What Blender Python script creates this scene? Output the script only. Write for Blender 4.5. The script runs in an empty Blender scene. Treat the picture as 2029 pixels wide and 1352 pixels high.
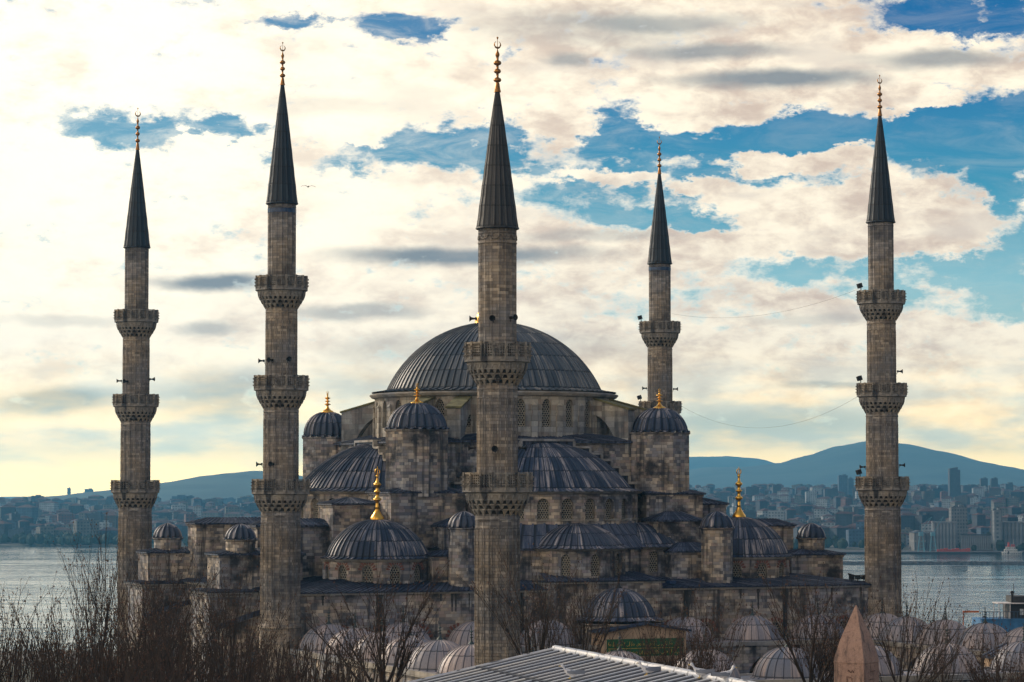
import bpy, math, random
from mathutils import Vector, Matrix
from mathutils import noise as mnoise
R = math.radians
PI = math.pi
C = bpy.context.scene.collection
scene = bpy.context.scene

# ------------------------------------------------------------------ camera, light, exposure
F = 5550.0; IW = 2029.0; CX = 1014.5; CY = 676.0; CAMZ = 20.0
PITCH = math.atan(286.0 / F)
cd = bpy.data.cameras.new('camera'); cam = bpy.data.objects.new('camera', cd); C.objects.link(cam)
cd.sensor_width = 36.0; cd.lens = 36.0 * F / IW; cd.clip_start = 1.0; cd.clip_end = 60000
cam.location = (0, 0, CAMZ); cam.rotation_euler = (R(90) + PITCH, 0, 0)
scene.camera = cam

SUN_AZ = -46.0     # degrees, seen from the camera: negative is to the left
SUN_EL = 24.0
sd = bpy.data.lights.new('sun', 'SUN'); sun = bpy.data.objects.new('sun', sd); C.objects.link(sun)
sd.energy = 2.6; sd.angle = R(3.0); sd.color = (1.0, 0.84, 0.66)
sun.rotation_euler = (R(90 - SUN_EL), 0, R(-SUN_AZ) + PI)
# direction towards the sun must be (sin az cos el, cos az cos el, sin el)
_sv = Vector((math.sin(R(SUN_AZ)) * math.cos(R(SUN_EL)), math.cos(R(SUN_AZ)) * math.cos(R(SUN_EL)), math.sin(R(SUN_EL))))
sun.rotation_euler = _sv.to_track_quat('Z', 'Y').to_euler()
sun.location = (-200, 300, 300)

scene.view_settings.view_transform = 'Standard'
scene.view_settings.look = 'None'
scene.view_settings.exposure = 0.10
scene.view_settings.gamma = 1.0


class NT:
    """small helper to write node trees"""
    def __init__(s, tree):
        s.t = tree; s.n = tree.nodes; s.l = tree.links
    def node(s, typ, **kw):
        n = s.n.new(typ)
        for k, v in kw.items():
            setattr(n, k, v)
        return n
    def put(s, sock, v):
        if isinstance(v, bpy.types.NodeSocket):
            s.l.new(v, sock)
        elif v is not None:
            if isinstance(v, (tuple, list)) and len(v) == 3 and sock.type == 'RGBA':
                v = (*v, 1)
            sock.default_value = v
    def math(s, op, a, b=None, c=None, clamp=False):
        n = s.node('ShaderNodeMath', operation=op, use_clamp=clamp)
        s.put(n.inputs[0], a)
        if b is not None: s.put(n.inputs[1], b)
        if c is not None: s.put(n.inputs[2], c)
        return n.outputs[0]
    def vmath(s, op, a, b=None):
        n = s.node('ShaderNodeVectorMath', operation=op)
        s.put(n.inputs[0], a)
        if b is not None: s.put(n.inputs[1], b)
        return n.outputs[1] if op in ('LENGTH', 'DOT_PRODUCT', 'DISTANCE') else n.outputs[0]
    def mix(s, f, a, b, mode='MIX'):
        n = s.node('ShaderNodeMix', data_type='RGBA', blend_type=mode)
        n.clamp_factor = True
        s.put(n.inputs[0], f); s.put(n.inputs[6], a); s.put(n.inputs[7], b)
        return n.outputs[2]
    def rng(s, v, a, b, c=0.0, d=1.0, smooth=True):
        n = s.node('ShaderNodeMapRange', interpolation_type='SMOOTHSTEP' if smooth else 'LINEAR')
        for i, x in enumerate((v, a, b, c, d)): s.put(n.inputs[i], x)
        return n.outputs[0]
    def sep(s, v):
        n = s.node('ShaderNodeSeparateXYZ'); s.put(n.inputs[0], v); return n.outputs
    def comb(s, x, y, z=0.0):
        n = s.node('ShaderNodeCombineXYZ')
        for i, q in enumerate((x, y, z)): s.put(n.inputs[i], q)
        return n.outputs[0]
    def noise(s, vec, scale, detail=4, rough=0.55, dist=0.0, dim='3D', col=False):
        n = s.node('ShaderNodeTexNoise', noise_dimensions=dim)
        if vec is not None: s.put(n.inputs['Vector'], vec)
        s.put(n.inputs['Scale'], scale); s.put(n.inputs['Detail'], detail)
        s.put(n.inputs['Roughness'], rough); s.put(n.inputs['Distortion'], dist)
        return n.outputs[1] if col else n.outputs[0]
    def white(s, vec):
        n = s.node('ShaderNodeTexWhiteNoise', noise_dimensions='3D'); s.put(n.inputs[0], vec); return n.outputs[0]
    def ramp(s, f, stops, mode='LINEAR'):
        n = s.node('ShaderNodeValToRGB'); n.color_ramp.interpolation = mode
        e = n.color_ramp.elements
        while len(e) < len(stops): e.new(0.5)
        for i, (p, c) in enumerate(stops):
            e[i].position = p; e[i].color = (*c, 1)
        s.put(n.inputs[0], f); return n.outputs[0]


def make_world():
    w = bpy.data.worlds.new('World'); scene.world = w; w.use_nodes = True
    w.node_tree.nodes.clear(); N = NT(w.node_tree)
    out = N.node('ShaderNodeOutputWorld'); bg = N.node('ShaderNodeBackground')
    sky = N.node('ShaderNodeTexSky', sky_type='NISHITA')
    sky.sun_disc = False; sky.sun_elevation = R(SUN_EL); sky.sun_rotation = R(SUN_AZ)
    sky.altitude = 50; sky.air_density = 1.0; sky.dust_density = 2.0; sky.ozone_density = 2.5
    tc = N.node('ShaderNodeTexCoord')
    x, y, z = N.sep(tc.outputs['Generated'])[:3]
    az = N.math('MULTIPLY', N.math('ARCTAN2', x, y), 57.2958)          # degrees east of the view axis
    el = N.math('MULTIPLY', N.math('ARCSINE', z), 57.2958)
    P = N.comb(az, el, 0.0)
    # wispy edges: the cloud field is warped by noise, stretched along the wind
    st = N.comb(N.math('MULTIPLY', az, 0.55), el, 3.0)
    w1 = N.noise(st, 0.55, 5, 0.6, col=True)
    w2 = N.noise(st, 2.6, 7, 0.68, col=True)
    s1 = N.vmath('MULTIPLY', N.vmath('SUBTRACT', w1, (0.5, 0.5, 0.5)), (2.4, 1.3, 0.0))
    s2 = N.vmath('MULTIPLY', N.vmath('SUBTRACT', w2, (0.5, 0.5, 0.5)), (1.5, 0.95, 0.0))
    PW = N.vmath('ADD', N.vmath('ADD', P, s1), s2)
    PS = N.vmath('ADD', P, N.vmath('MULTIPLY', s1, (0.9, 0.5, 0.0)))
    g = bpy.data.node_groups.new('cloud_blob', 'ShaderNodeTree')
    for nm, so in (('P', 'NodeSocketVector'), ('C', 'NodeSocketVector'), ('I', 'NodeSocketVector'), ('A', 'NodeSocketFloat')):
        g.interface.new_socket(nm, in_out='INPUT', socket_type=so)
    g.interface.new_socket('V', in_out='OUTPUT', socket_type='NodeSocketFloat')
    G = NT(g); gi = G.node('NodeGroupInput'); go = G.node('NodeGroupOutput')
    L = G.vmath('LENGTH', G.vmath('MULTIPLY', G.vmath('SUBTRACT', gi.outputs[0], gi.outputs[1]), gi.outputs[2]))
    G.l.new(G.math('MULTIPLY', G.rng(L, 0.35, 1.45, 1.0, 0.0), gi.outputs[3]), go.inputs[0])
    def blobs(Pv, items):
        acc = None
        for (px, py, rx, ry, a) in items:
            n = N.node('ShaderNodeGroup'); n.node_tree = g
            N.put(n.inputs[0], Pv)
            n.inputs[1].default_value = (math.degrees(math.atan((px - CX) / F)), math.degrees(math.atan((962 - py) / F)), 0)
            n.inputs[2].default_value = (96.9 / rx, 96.9 / ry, 0)
            n.inputs[3].default_value = a
            acc = n.outputs[0] if acc is None else N.math('ADD', acc, n.outputs[0])
        return acc
    gaps = [(560, 300, 60, 16, .5), (1230, 235, 60, 30, .5), (1450, 330, 170, 22, .5), (1250, 440, 120, 30, .6), (1720, 590, 120, 22, .5), (1560, 640, 200, 24, .35), (320, 235, 200, 30, .35), (600, 42, 90, 26, .8), (820, 45, 105, 32, .85), (1890, 40, 170, 62, 1.2), (2010, 110, 60, 20, .6),
            (1960, 270, 240, 80, 1.5), (1480, 262, 330, 34, 1.1), (1290, 290, 120, 50, .5), (1290, 395, 200, 45, .75), (860, 290, 180, 52, 1.0), (1000, 330, 60, 40, .5),
            (225, 262, 110, 30, .62), (420, 245, 120, 18, .5), (1140, 320, 100, 60, .6), (980, 250, 60, 25, .6), (2020, 500, 160, 80, 1.0),
            (1700, 540, 260, 34, .8), (1430, 440, 160, 22, .7), (1880, 405, 50, 20, .8), (1560, 345, 200, 20, .4), (690, 330, 60, 22, .4),
            (1010, 120, 30, 18, .5), (2000, 385, 90, 45, 1.0), (1330, 590, 180, 30, .3), (1960, 600, 200, 50, .6)]
    cl = [(1570, 312, 140, 22, .95), (1600, 415, 190, 34, .8), (1880, 445, 110, 55, 1.1), (1810, 200, 85, 24, 1.5), (1140, 252, 55, 30, 1.0),
          (1210, 345, 110, 16, .8), (1370, 368, 62, 18, .8), (700, 258, 80, 24, .9), (925, 275, 20, 14, .45), (1750, 110, 300, 40, .5),
          (1640, 470, 240, 30, .6), (1940, 25, 30, 22, .6)]
    dk = [(1530, 158, 200, 20, .95), (1400, 98, 170, 18, .75), (1130, 118, 55, 16, .7), (1860, 122, 150, 20, .75), (920, 508, 260, 20, 1.0),
          (420, 562, 130, 20, 1.0), (700, 620, 130, 16, .6), (420, 652, 70, 14, .6), (110, 800, 150, 34, 1.1), (460, 790, 120, 60, .5), (1480, 850, 300, 36, .6), (700, 760, 120, 40, .3), (1150, 50, 260, 40, .4),
          (1300, 40, 200, 16, .4), (620, 210, 180, 20, .22), (760, 690, 110, 30, .35), (1650, 768, 120, 8, .6), (1120, 690, 200, 30, .25), (100, 640, 130, 12, .3),
          (1500, 830, 260, 40, .35), (420, 800, 160, 60, .35), (1600, 640, 160, 12, .3), (1170, 470, 160, 14, .4)]
    gap = blobs(PW, gaps); cloud = blobs(PW, cl); dark = blobs(PS, dk)
    # away from the picture: broken cloud over the whole sky
    inside = N.rng(N.math('ABSOLUTE', az), 11.0, 16.0, 1.0, 0.0)
    inside = N.math('MULTIPLY', inside, N.rng(el, 11.0, 15.0, 1.0, 0.0))
    broad = N.noise(N.comb(N.math('MULTIPLY', az, 0.5), el, 9.0), 0.09, 6, 0.6)
    far_gap = N.rng(broad, 0.42, 0.6)
    fine = N.math('SUBTRACT', N.noise(st, 3.3, 8, 0.65), 0.5)
    cov = N.math('ADD', N.math('SUBTRACT', 1.0, gap), cloud)
    mid = N.math('SUBTRACT', N.noise(st, 1.3, 5, 0.6), 0.5)
    cov = N.math('ADD', cov, N.math('ADD', N.math('MULTIPLY', fine, 1.5), N.math('MULTIPLY', mid, 2.0)))
    cov = N.rng(cov, 0.16, 0.84)
    veil = N.rng(N.noise(N.comb(N.math('MULTIPLY', az, 0.35), N.math('MULTIPLY', el, 1.3), 2.0), 1.6, 7, 0.68, 0.8), 0.40, 0.72)
    cov = N.math('MAXIMUM', cov, N.math('MULTIPLY', veil, N.rng(az, -11.0, 5.0, 0.7, 0.12, False)))
    cov = N.math('ADD', N.math('MULTIPLY', cov, inside), N.math('MULTIPLY', N.math('SUBTRACT', 1.0, far_gap), N.math('SUBTRACT', 1.0, inside)), clamp=True)
    # clear sky: the physical sky, deepened to the teal of the photograph
    nish = N.vmath('MULTIPLY', sky.outputs[0], (0.030, 0.045, 0.055))
    deep = N.ramp(N.rng(el, -2.0, 14.0, 0.0, 1.0, False), [(0.10, (0.92, 0.80, 0.50)), (0.24, (0.55, 0.72, 0.62)), (0.38, (0.30, 0.58, 0.64)),
                   (0.50, (0.05, 0.31, 0.47)), (0.66, (0.005, 0.15, 0.38)), (1.0, (0.001, 0.07, 0.27))])
    # paler towards the sun on the left
    tosun = N.rng(az, -12.0, 3.0, 1.0, 0.0, False)
    deep = N.mix(N.math('MULTIPLY', tosun, 0.45), deep, (0.42, 0.66, 0.70))
    clear = N.mix(0.92, nish, deep)
    # cloud light
    body = N.noise(N.comb(N.math('MULTIPLY', az, 0.45), el, 1.0), 1.1, 7, 0.6)
    soft = N.noise(N.comb(N.math('MULTIPLY', az, 0.3), el, 5.0), 1.2, 4, 0.5)
    lump = N.noise(st, 2.4, 8, 0.62, 0.3)
    ccol = N.mix(N.rng(N.math('ADD', N.math('MULTIPLY', body, 0.6), N.math('MULTIPLY', lump, 0.4)), 0.36, 0.60), (0.70, 0.55, 0.44), (1.16, 1.02, 0.79))
    ccol = N.mix(N.math('MULTIPLY', N.rng(soft, 0.50, 0.68), 0.65), ccol, (0.74, 0.64, 0.54))
    glow = N.rng(N.vmath('LENGTH', N.vmath('MULTIPLY', N.vmath('SUBTRACT', P, (-9.5, 9.0, 0)), (0.8, 0.72, 0))), 1.0, 11.0, 1.0, 0.0)
    ccol = N.mix(N.math('MULTIPLY', N.math('MULTIPLY', glow, N.rng(body, 0.3, 0.5, 0.55, 1.0)), 0.9), ccol, (1.42, 1.27, 0.99))
    ccol = N.mix(N.math('MULTIPLY', N.math('MULTIPLY', dark, 0.95), N.rng(body, 0.2, 0.55, .75, 1.0), clamp=True), ccol, (0.20, 0.235, 0.27))
    # silver edge: thin cloud is brighter than thick cloud
    edge = N.math('MULTIPLY', N.math('MULTIPLY', cov, N.math('SUBTRACT', 1.0, cov)), 2.0)
    ccol = N.mix(edge, ccol, (1.15, 1.08, 0.92))
    lit = N.mix(cov, clear, ccol)
    # low haze band above the horizon, yellow
    hz = N.rng(el, -1.0, 3.2, 1.0, 0.0)
    hcol = N.mix(N.rng(soft, 0.4, 0.62), (3.6, 2.5, 0.95), (1.6, 1.6, 1.06))
    hcol = N.mix(N.rng(el, 0.0, 1.0, 0.7, 0.0), hcol, (6.0, 3.9, 1.0))
    lit = N.mix(N.math('MULTIPLY', hz, 0.92), lit, hcol)
    # the rest of the dome: bluish overhead and rear right, warm glow added rear left for side shading
    back = N.rng(N.math('ABSOLUTE', az), 20.0, 100.0)
    up = N.rng(el, 22.0, 60.0)
    dim = N.math('MAXIMUM', back, up)
    side = N.math('COSINE', N.math('MULTIPLY', N.math('ADD', az, 112.0), 0.0174533))
    rear = N.mix(N.rng(side, -0.35, 0.95), (0.13, 0.165, 0.24), (1.85, 1.52, 1.17))
    rear = N.mix(up, rear, (0.20, 0.27, 0.40))
    lit = N.mix(dim, lit, N.mix(0.7, N.vmath('MULTIPLY', lit, (0.36, 0.38, 0.44)), rear))
    N.l.new(lit, bg.inputs[0]); bg.inputs[1].default_value = 1.0
    N.l.new(bg.outputs[0], out.inputs[0])
make_world()

# ------------------------------------------------------------------ projection helpers (photo pixel -> place)
def ray(px, py):
    u = (px - CX) / F; v = (CY - py) / F
    return u, math.cos(PITCH) - v * math.sin(PITCH), math.sin(PITCH) + v * math.cos(PITCH)
def at(px, py, Y):
    u, b, c = ray(px, py); t = Y / b
    return Vector((u * t, Y, CAMZ + c * t))
def zat(py, Y): return at(CX, py, Y).z
OX, OY = -2.05, 318.75
TH = math.atan2(26.0, 63.2)
CT, STH = math.cos(TH), math.sin(TH)
def W(u, v): return (OX + CT * u - STH * v, OY + STH * u + CT * v)
def zm(py, u, v): return zat(py, W(u, v)[1])

# ------------------------------------------------------------------ mesh builder
class MB:
    def __init__(s): s.v = []; s.f = []; s.uv = []; s.mi = []; s.sm = []
    def add(s, verts, faces, uvs=None, mi=0, smooth=False):
        o = len(s.v); s.v += [tuple(p) for p in verts]
        for k, f in enumerate(faces):
            s.f.append(tuple(i + o for i in f)); s.uv.append(uvs[k] if uvs else None); s.mi.append(mi); s.sm.append(smooth)
    def face(s, pts, uv=None, mi=0): s.add(pts, [tuple(range(len(pts)))], [uv] if uv else None, mi)
    def box(s, x0, x1, y0, y1, z0, z1, mi=0, M=None):
        P = [Vector((x, y, z)) for z in (z0, z1) for y in (y0, y1) for x in (x0, x1)]
        if M is not None: P = [M @ p for p in P]
        s.add(P, [(0, 2, 3, 1), (4, 5, 7, 6), (0, 1, 5, 4), (2, 6, 7, 3), (0, 4, 6, 2), (1, 3, 7, 5)], None, mi)
    def prism(s, poly, z0, z1, mi=0, top=True):
        n = len(poly)
        for i in range(n):
            a, b = poly[i], poly[(i + 1) % n]
            s.face([(a[0], a[1], z0), (b[0], b[1], z0), (b[0], b[1], z1), (a[0], a[1], z1)], None, mi)
        if top:
            s.face([(p[0], p[1], z1) for p in poly], None, mi); s.face([(p[0], p[1], z0) for p in reversed(poly)], None, mi)
    def lathe(s, prof, n, c=(0, 0), a0=0.0, a1=2 * PI, mi=0, smooth=False, rot=0.0):
        full = abs(a1 - a0 - 2 * PI) < 1e-6
        m = n if full else n + 1
        Rr = max(p[0] for p in prof); V = []; fs = []; us = []
        ln = [0]
        for i in range(1, len(prof)): ln.append(ln[-1] + math.hypot(prof[i][0] - prof[i - 1][0], prof[i][1] - prof[i - 1][1]))
        for (r, z) in prof:
            for j in range(m):
                a = a0 + (a1 - a0) * j / n + rot
                V.append((c[0] + r * math.cos(a), c[1] + r * math.sin(a), z))
        for i in range(len(prof) - 1):
            for j in range(n):
                j2 = (j + 1) % m
                fs.append((i * m + j, i * m + j2, (i + 1) * m + j2, (i + 1) * m + j))
                ua = (a1 - a0) / n * Rr
                us.append([(j * ua, prof[0][1] + ln[i]), ((j + 1) * ua, prof[0][1] + ln[i]), ((j + 1) * ua, prof[0][1] + ln[i + 1]), (j * ua, prof[0][1] + ln[i + 1])])
        s.add(V, fs, us, mi, smooth)
    def tube(s, pts, rads, n=4, mi=0, cap=False):
        V = []; fs = []
        for i, p in enumerate(pts):
            d = (pts[min(i + 1, len(pts) - 1)] - pts[max(i - 1, 0)]).normalized()
            a = d.orthogonal().normalized(); b = d.cross(a)
            for j in range(n):
                t = 2 * PI * j / n; V.append(p + (a * math.cos(t) + b * math.sin(t)) * rads[i])
        for i in range(len(pts) - 1):
            for j in range(n): fs.append((i * n + j, i * n + (j + 1) % n, (i + 1) * n + (j + 1) % n, (i + 1) * n + j))
        if cap: fs.append(tuple(range(n))[::-1]); fs.append(tuple((len(pts) - 1) * n + j for j in range(n)))
        s.add(V, fs, None, mi, n > 4)
    def mesh(s, name, mats):
        me = bpy.data.meshes.new(name); me.from_pydata(s.v, [], s.f); me.update()
        for m in mats: me.materials.append(m)
        me.polygons.foreach_set('material_index', s.mi); me.polygons.foreach_set('use_smooth', s.sm)
        ul = me.uv_layers.new(name='UVMap'); dat = [0.0] * (2 * len(me.loops)); k = 0
        for fi, f in enumerate(s.f):
            uv = s.uv[fi]
            if uv is None:
                n = me.polygons[fi].normal
                if abs(n.z) > 0.85 or (n.x == 0 and n.y == 0): uv = [(s.v[i][0], s.v[i][1]) for i in f]
                else:
                    h = math.hypot(n.x, n.y); tx, ty = -n.y / h, n.x / h
                    uv = [(s.v[i][0] * tx + s.v[i][1] * ty, s.v[i][2]) for i in f]
            for q in uv: dat[k] = q[0]; dat[k + 1] = q[1]; k += 2
        ul.data.foreach_set('uv', dat)
        return me
    def build(s, name, mats, parent=None, loc=(0, 0, 0)):
        if not isinstance(mats, (list, tuple)): mats = [mats]
        return link(name, s.mesh(name, mats), parent, loc)

def link(name, me, parent=None, loc=(0, 0, 0), M=None):
    o = bpy.data.objects.new(name, me); C.objects.link(o)
    if parent is not None: o.parent = parent
    if M is not None: o.matrix_local = M
    else: o.location = loc
    return o
def tag(o, label=None, cat=None, group=None, kind=None):
    if label: o['label'] = label
    if cat: o['category'] = cat
    if group: o['group'] = group
    if kind: o['kind'] = kind
    return o
def empty(name, loc, rz, label, cat, group=None):
    o = bpy.data.objects.new(name, None); C.objects.link(o); o.location = loc; o.rotation_euler = (0, 0, rz)
    o.empty_display_size = 0.5
    return tag(o, label, cat, group)

# ------------------------------------------------------------------ materials
def newmat(name):
    m = bpy.data.materials.new(name); m.use_nodes = True; m.node_tree.nodes.clear()
    N = NT(m.node_tree); o = N.node('ShaderNodeOutputMaterial'); b = N.node('ShaderNodeBsdfPrincipled')
    N.l.new(b.outputs[0], o.inputs[0]); return m, N, b
def plain(name, col, rough=0.7, metal=0.0, var=0.25, scale=3.0):
    m, N, b = newmat(name); tc = N.node('ShaderNodeTexCoord')
    n = N.noise(tc.outputs['Object'], scale, 4)
    N.put(b.inputs['Base Color'], N.mix(N.rng(n, 0.3, 0.7), tuple(c * (1 - var) for c in col), tuple(min(1, c * (1 + var)) for c in col)))
    b.inputs['Roughness'].default_value = rough; b.inputs['Metallic'].default_value = metal
    return m

def stone_mat(name, cols, bw=0.85, bh=0.38, grime=0.95, dark=(0.022, 0.024, 0.03), streak=0.5, mortar=0.5, bump=0.35):
    """coursed limestone: every block its own tone, weather streaks and sooty marks of their own shape"""
    m, N, b = newmat(name)
    uvn = N.node('ShaderNodeUVMap'); uvn.uv_map = 'UVMap'
    tc = N.node('ShaderNodeTexCoord')
    x, y = N.sep(uvn.outputs[0])[:2]
    ry = N.math('DIVIDE', y, bh); row = N.math('FLOOR', ry); fy = N.math('FRACT', ry)
    off = N.math('MULTIPLY', N.white(N.comb(row, 3.0, 1.0)), 1.0)
    wv = N.math('MULTIPLY_ADD', N.white(N.comb(row, 8.0, 4.0)), 0.5 * bw, 0.75 * bw)
    cx = N.math('ADD', N.math('DIVIDE', x, wv), off); col = N.math('FLOOR', cx); fx = N.math('FRACT', cx)
    r1 = N.white(N.comb(col, row, 5.0)); r2 = N.white(N.comb(col, row, 17.0))
    k = len(cols); base = N.ramp(r1, [((i + 0.0) / k, c) for i, c in enumerate(cols)], 'CONSTANT')
    base = N.mix(0.24, base, tuple(sum(c[i] for c in cols) / k for i in range(3)))
    base = N.mix(N.math('MULTIPLY', N.math('POWER', r2, 2.0), 0.65), base, tuple(v * 0.35 for v in cols[0]))
    edge = N.math('MAXIMUM', N.rng(fy, 0.16, 0.03), N.rng(fx, 0.09, 0.01))
    base = N.mix(N.math('MULTIPLY', edge, mortar), base, tuple(v * 0.25 for v in cols[0]))
    ob = tc.outputs['Object']
    g1 = N.noise(ob, 0.35, 6, 0.62)
    pit = N.noise(ob, 3.0, 6, 0.7)
    base = N.mix(N.math('MULTIPLY', N.rng(g1, 0.46, 0.66), grime), base, dark)
    stv = N.vmath('MULTIPLY', ob, (1.4, 1.4, 0.10)); s1 = N.noise(stv, 1.0, 5, 0.6)
    base = N.mix(N.math('MULTIPLY', N.rng(s1, 0.50, 0.68), streak), base, dark)
    base = N.mix(N.math('MULTIPLY', N.rng(pit, 0.52, 0.72), 0.5), base, tuple(v * 0.35 for v in cols[1]))
    warm = N.noise(ob, 0.16, 3, 0.5)
    base = N.mix(N.math('MULTIPLY', N.rng(warm, 0.42, 0.62), 0.75), base, N.vmath('MULTIPLY', base, (0.66, 0.80, 1.08)))
    N.put(b.inputs['Base Color'], base)
    b.inputs['Roughness'].default_value = 0.9
    bp = N.node('ShaderNodeBump'); bp.inputs['Strength'].default_value = bump; bp.inputs['Distance'].default_value = 0.12
    hgt = N.math('ADD', N.math('MULTIPLY', edge, -0.8), N.math('ADD', pit, N.math('MULTIPLY', r2, 0.5)))
    N.put(bp.inputs['Height'], hgt); N.l.new(bp.outputs[0], b.inputs['Normal'])
    return m

def lead_mat(name, dark, mid, pale, pale_amt=0.5, seam=0.75, rough=0.5, metal=0.08, sw=0.52):
    """lead sheets; uv: u counts panels, v counts laps"""
    m, N, b = newmat(name)
    uvn = N.node('ShaderNodeUVMap'); uvn.uv_map = 'UVMap'; tc = N.node('ShaderNodeTexCoord')
    u, v = N.sep(uvn.outputs[0])[:2]
    fu = N.math('FRACT', u); fv = N.math('FRACT', v); iu = N.math('FLOOR', u); iv = N.math('FLOOR', v)
    r = N.white(N.comb(iu, iv, 2.0)); r2 = N.white(N.comb(iu, 1.0, 7.0))
    base = N.mix(r, dark, mid); oi = N.node('ShaderNodeObjectInfo')
    base = N.mix(N.math('MULTIPLY', oi.outputs['Random'], 0.35 if 'court' in name else 0.08), base, pale)
    strk = N.noise(N.comb(N.math('MULTIPLY', u, 2.3), N.math('MULTIPLY', v, 0.35), 0.0), 1.6, 5, 0.65)
    blot = N.noise(tc.outputs['Object'], 0.30, 4, 0.55)
    pa = N.math('MULTIPLY', N.rng(strk, 0.42, 0.62), N.rng(N.math('ADD', N.math('MULTIPLY', r, 0.5), N.math('MULTIPLY', blot, 0.9)), 0.52, 0.95))
    base = N.mix(N.math('MULTIPLY', pa, pale_amt), base, pale)
    fine = N.noise(tc.outputs['Object'], 5.0, 4, 0.7)
    base = N.mix(N.math('MULTIPLY', N.rng(fine, 0.5, 0.75), 0.4), base, tuple(c * 0.5 for c in dark))
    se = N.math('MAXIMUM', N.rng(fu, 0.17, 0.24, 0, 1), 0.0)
    seam_shade_u = N.math('MULTIPLY', N.rng(fu, 0.15, 0.19), N.rng(fu, sw, 0.19 + (sw - 0.19) * .33))  # dark seam line, widened to paint in the shade of the ribs
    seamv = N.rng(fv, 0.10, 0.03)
    sm = N.math('MAXIMUM', seam_shade_u, seamv)
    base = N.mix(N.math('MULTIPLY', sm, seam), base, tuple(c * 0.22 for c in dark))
    N.put(b.inputs['Base Color'], base)
    N.put(b.inputs['Roughness'], N.math('MULTIPLY_ADD', fine, 0.3, rough - 0.1))
    b.inputs['Metallic'].default_value = metal
    bp = N.node('ShaderNodeBump'); bp.inputs['Strength'].default_value = 0.5; bp.inputs['Distance'].default_value = 0.06
    N.put(bp.inputs['Height'], N.math('ADD', N.math('MULTIPLY', strk, 0.7), N.math('ADD', N.math('MULTIPLY', fine, 0.4), N.math('MULTIPLY', seamv, -0.6))))
    N.l.new(bp.outputs[0], b.inputs['Normal'])
    return m

M_ = {}
M_['stone'] = stone_mat('limestone', bw=.80, bh=.33, mortar=.45, streak=.8, cols=[(0.48, 0.39, 0.29), (0.30, 0.275, 0.26), (0.72, 0.60, 0.45), (0.42, 0.325, 0.285), (0.13, 0.135, 0.155), (0.48, 0.44, 0.38)])
M_['stone_up'] = stone_mat('drum_limestone', [(0.50, 0.45, 0.36), (0.42, 0.39, 0.33), (0.56, 0.50, 0.39), (0.34, 0.27, 0.21)], bw=1.4, bh=0.6, grime=0.45, mortar=0.25)
M_['stone_min'] = stone_mat('minaret_limestone', [(0.42, 0.34, 0.25), (0.33, 0.27, 0.21), (0.58, 0.48, 0.36), (0.24, 0.205, 0.175), (0.42, 0.36, 0.29)], bw=0.9, bh=0.26, grime=0.5, streak=0.5, mortar=0.55, bump=0.5)
M_['carved'] = stone_mat('carved_limestone', [(0.46, 0.37, 0.26), (0.38, 0.31, 0.22), (0.50, 0.41, 0.30)], bw=0.5, bh=0.3, grime=0.75, streak=0.9, mortar=0.15, bump=0.4)
M_['trim'] = stone_mat('pale_trim', [(0.46, 0.41, 0.34), (0.40, 0.36, 0.30)], bw=1.2, bh=0.5, grime=0.35, streak=0.3, mortar=0.15)
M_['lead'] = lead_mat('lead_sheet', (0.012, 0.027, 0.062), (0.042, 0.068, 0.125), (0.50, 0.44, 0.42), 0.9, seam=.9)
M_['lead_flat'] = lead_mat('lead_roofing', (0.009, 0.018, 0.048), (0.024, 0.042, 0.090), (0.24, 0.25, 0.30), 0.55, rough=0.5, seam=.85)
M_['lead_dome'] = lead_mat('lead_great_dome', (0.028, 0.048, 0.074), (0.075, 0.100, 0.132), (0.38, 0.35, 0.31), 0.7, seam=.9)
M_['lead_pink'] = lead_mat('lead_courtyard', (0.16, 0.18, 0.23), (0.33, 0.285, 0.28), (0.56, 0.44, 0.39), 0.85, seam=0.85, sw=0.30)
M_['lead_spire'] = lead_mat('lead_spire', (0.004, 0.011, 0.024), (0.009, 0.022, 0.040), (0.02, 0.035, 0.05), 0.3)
M_['lead_spire_near'] = lead_mat('lead_spire_brown', (0.020, 0.021, 0.024), (0.042, 0.043, 0.047), (0.10, 0.088, 0.078), 0.5)
M_['gap_shade'] = plain('gap_shade_stone', (.022, .020, .018), .95)  # near-black tone for shade painted behind the corbel teeth
M_['gold'] = plain('gilded_copper', (0.95, 0.50, 0.09), 0.30, 1.0, 0.15, 1.5)
M_['bronze'] = plain('dark_gilding', (0.36, 0.17, 0.05), 0.42, 0.9, 0.3)
M_['iron'] = plain('dark_iron', (0.02, 0.02, 0.022), 0.5, 0.3)
M_['glass'] = plain('dark_glass', (0.012, 0.014, 0.018), 0.25, 0.0)
M_['lattice'] = plain('plaster_lattice', (0.27, 0.25, 0.205), 0.85, 0.0, 0.2, 2.0)
M_['red'] = plain('red_voussoir', (0.19, 0.075, 0.055), 0.85, 0.0, 0.3)
M_['tile'] = plain('blue_tile', (0.02, 0.05, 0.12), 0.3, 0.0, 0.3)
M_['green'] = plain('green_panel', (0.015, 0.10, 0.035), 0.5)
M_['giltpaint'] = plain('gilt_lettering', (0.65, 0.45, 0.10), 0.5, 0.3)
M_['tan'] = plain('tan_plaster', (0.42, 0.30, 0.20), 0.9, 0, .25, 1.0)

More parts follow.
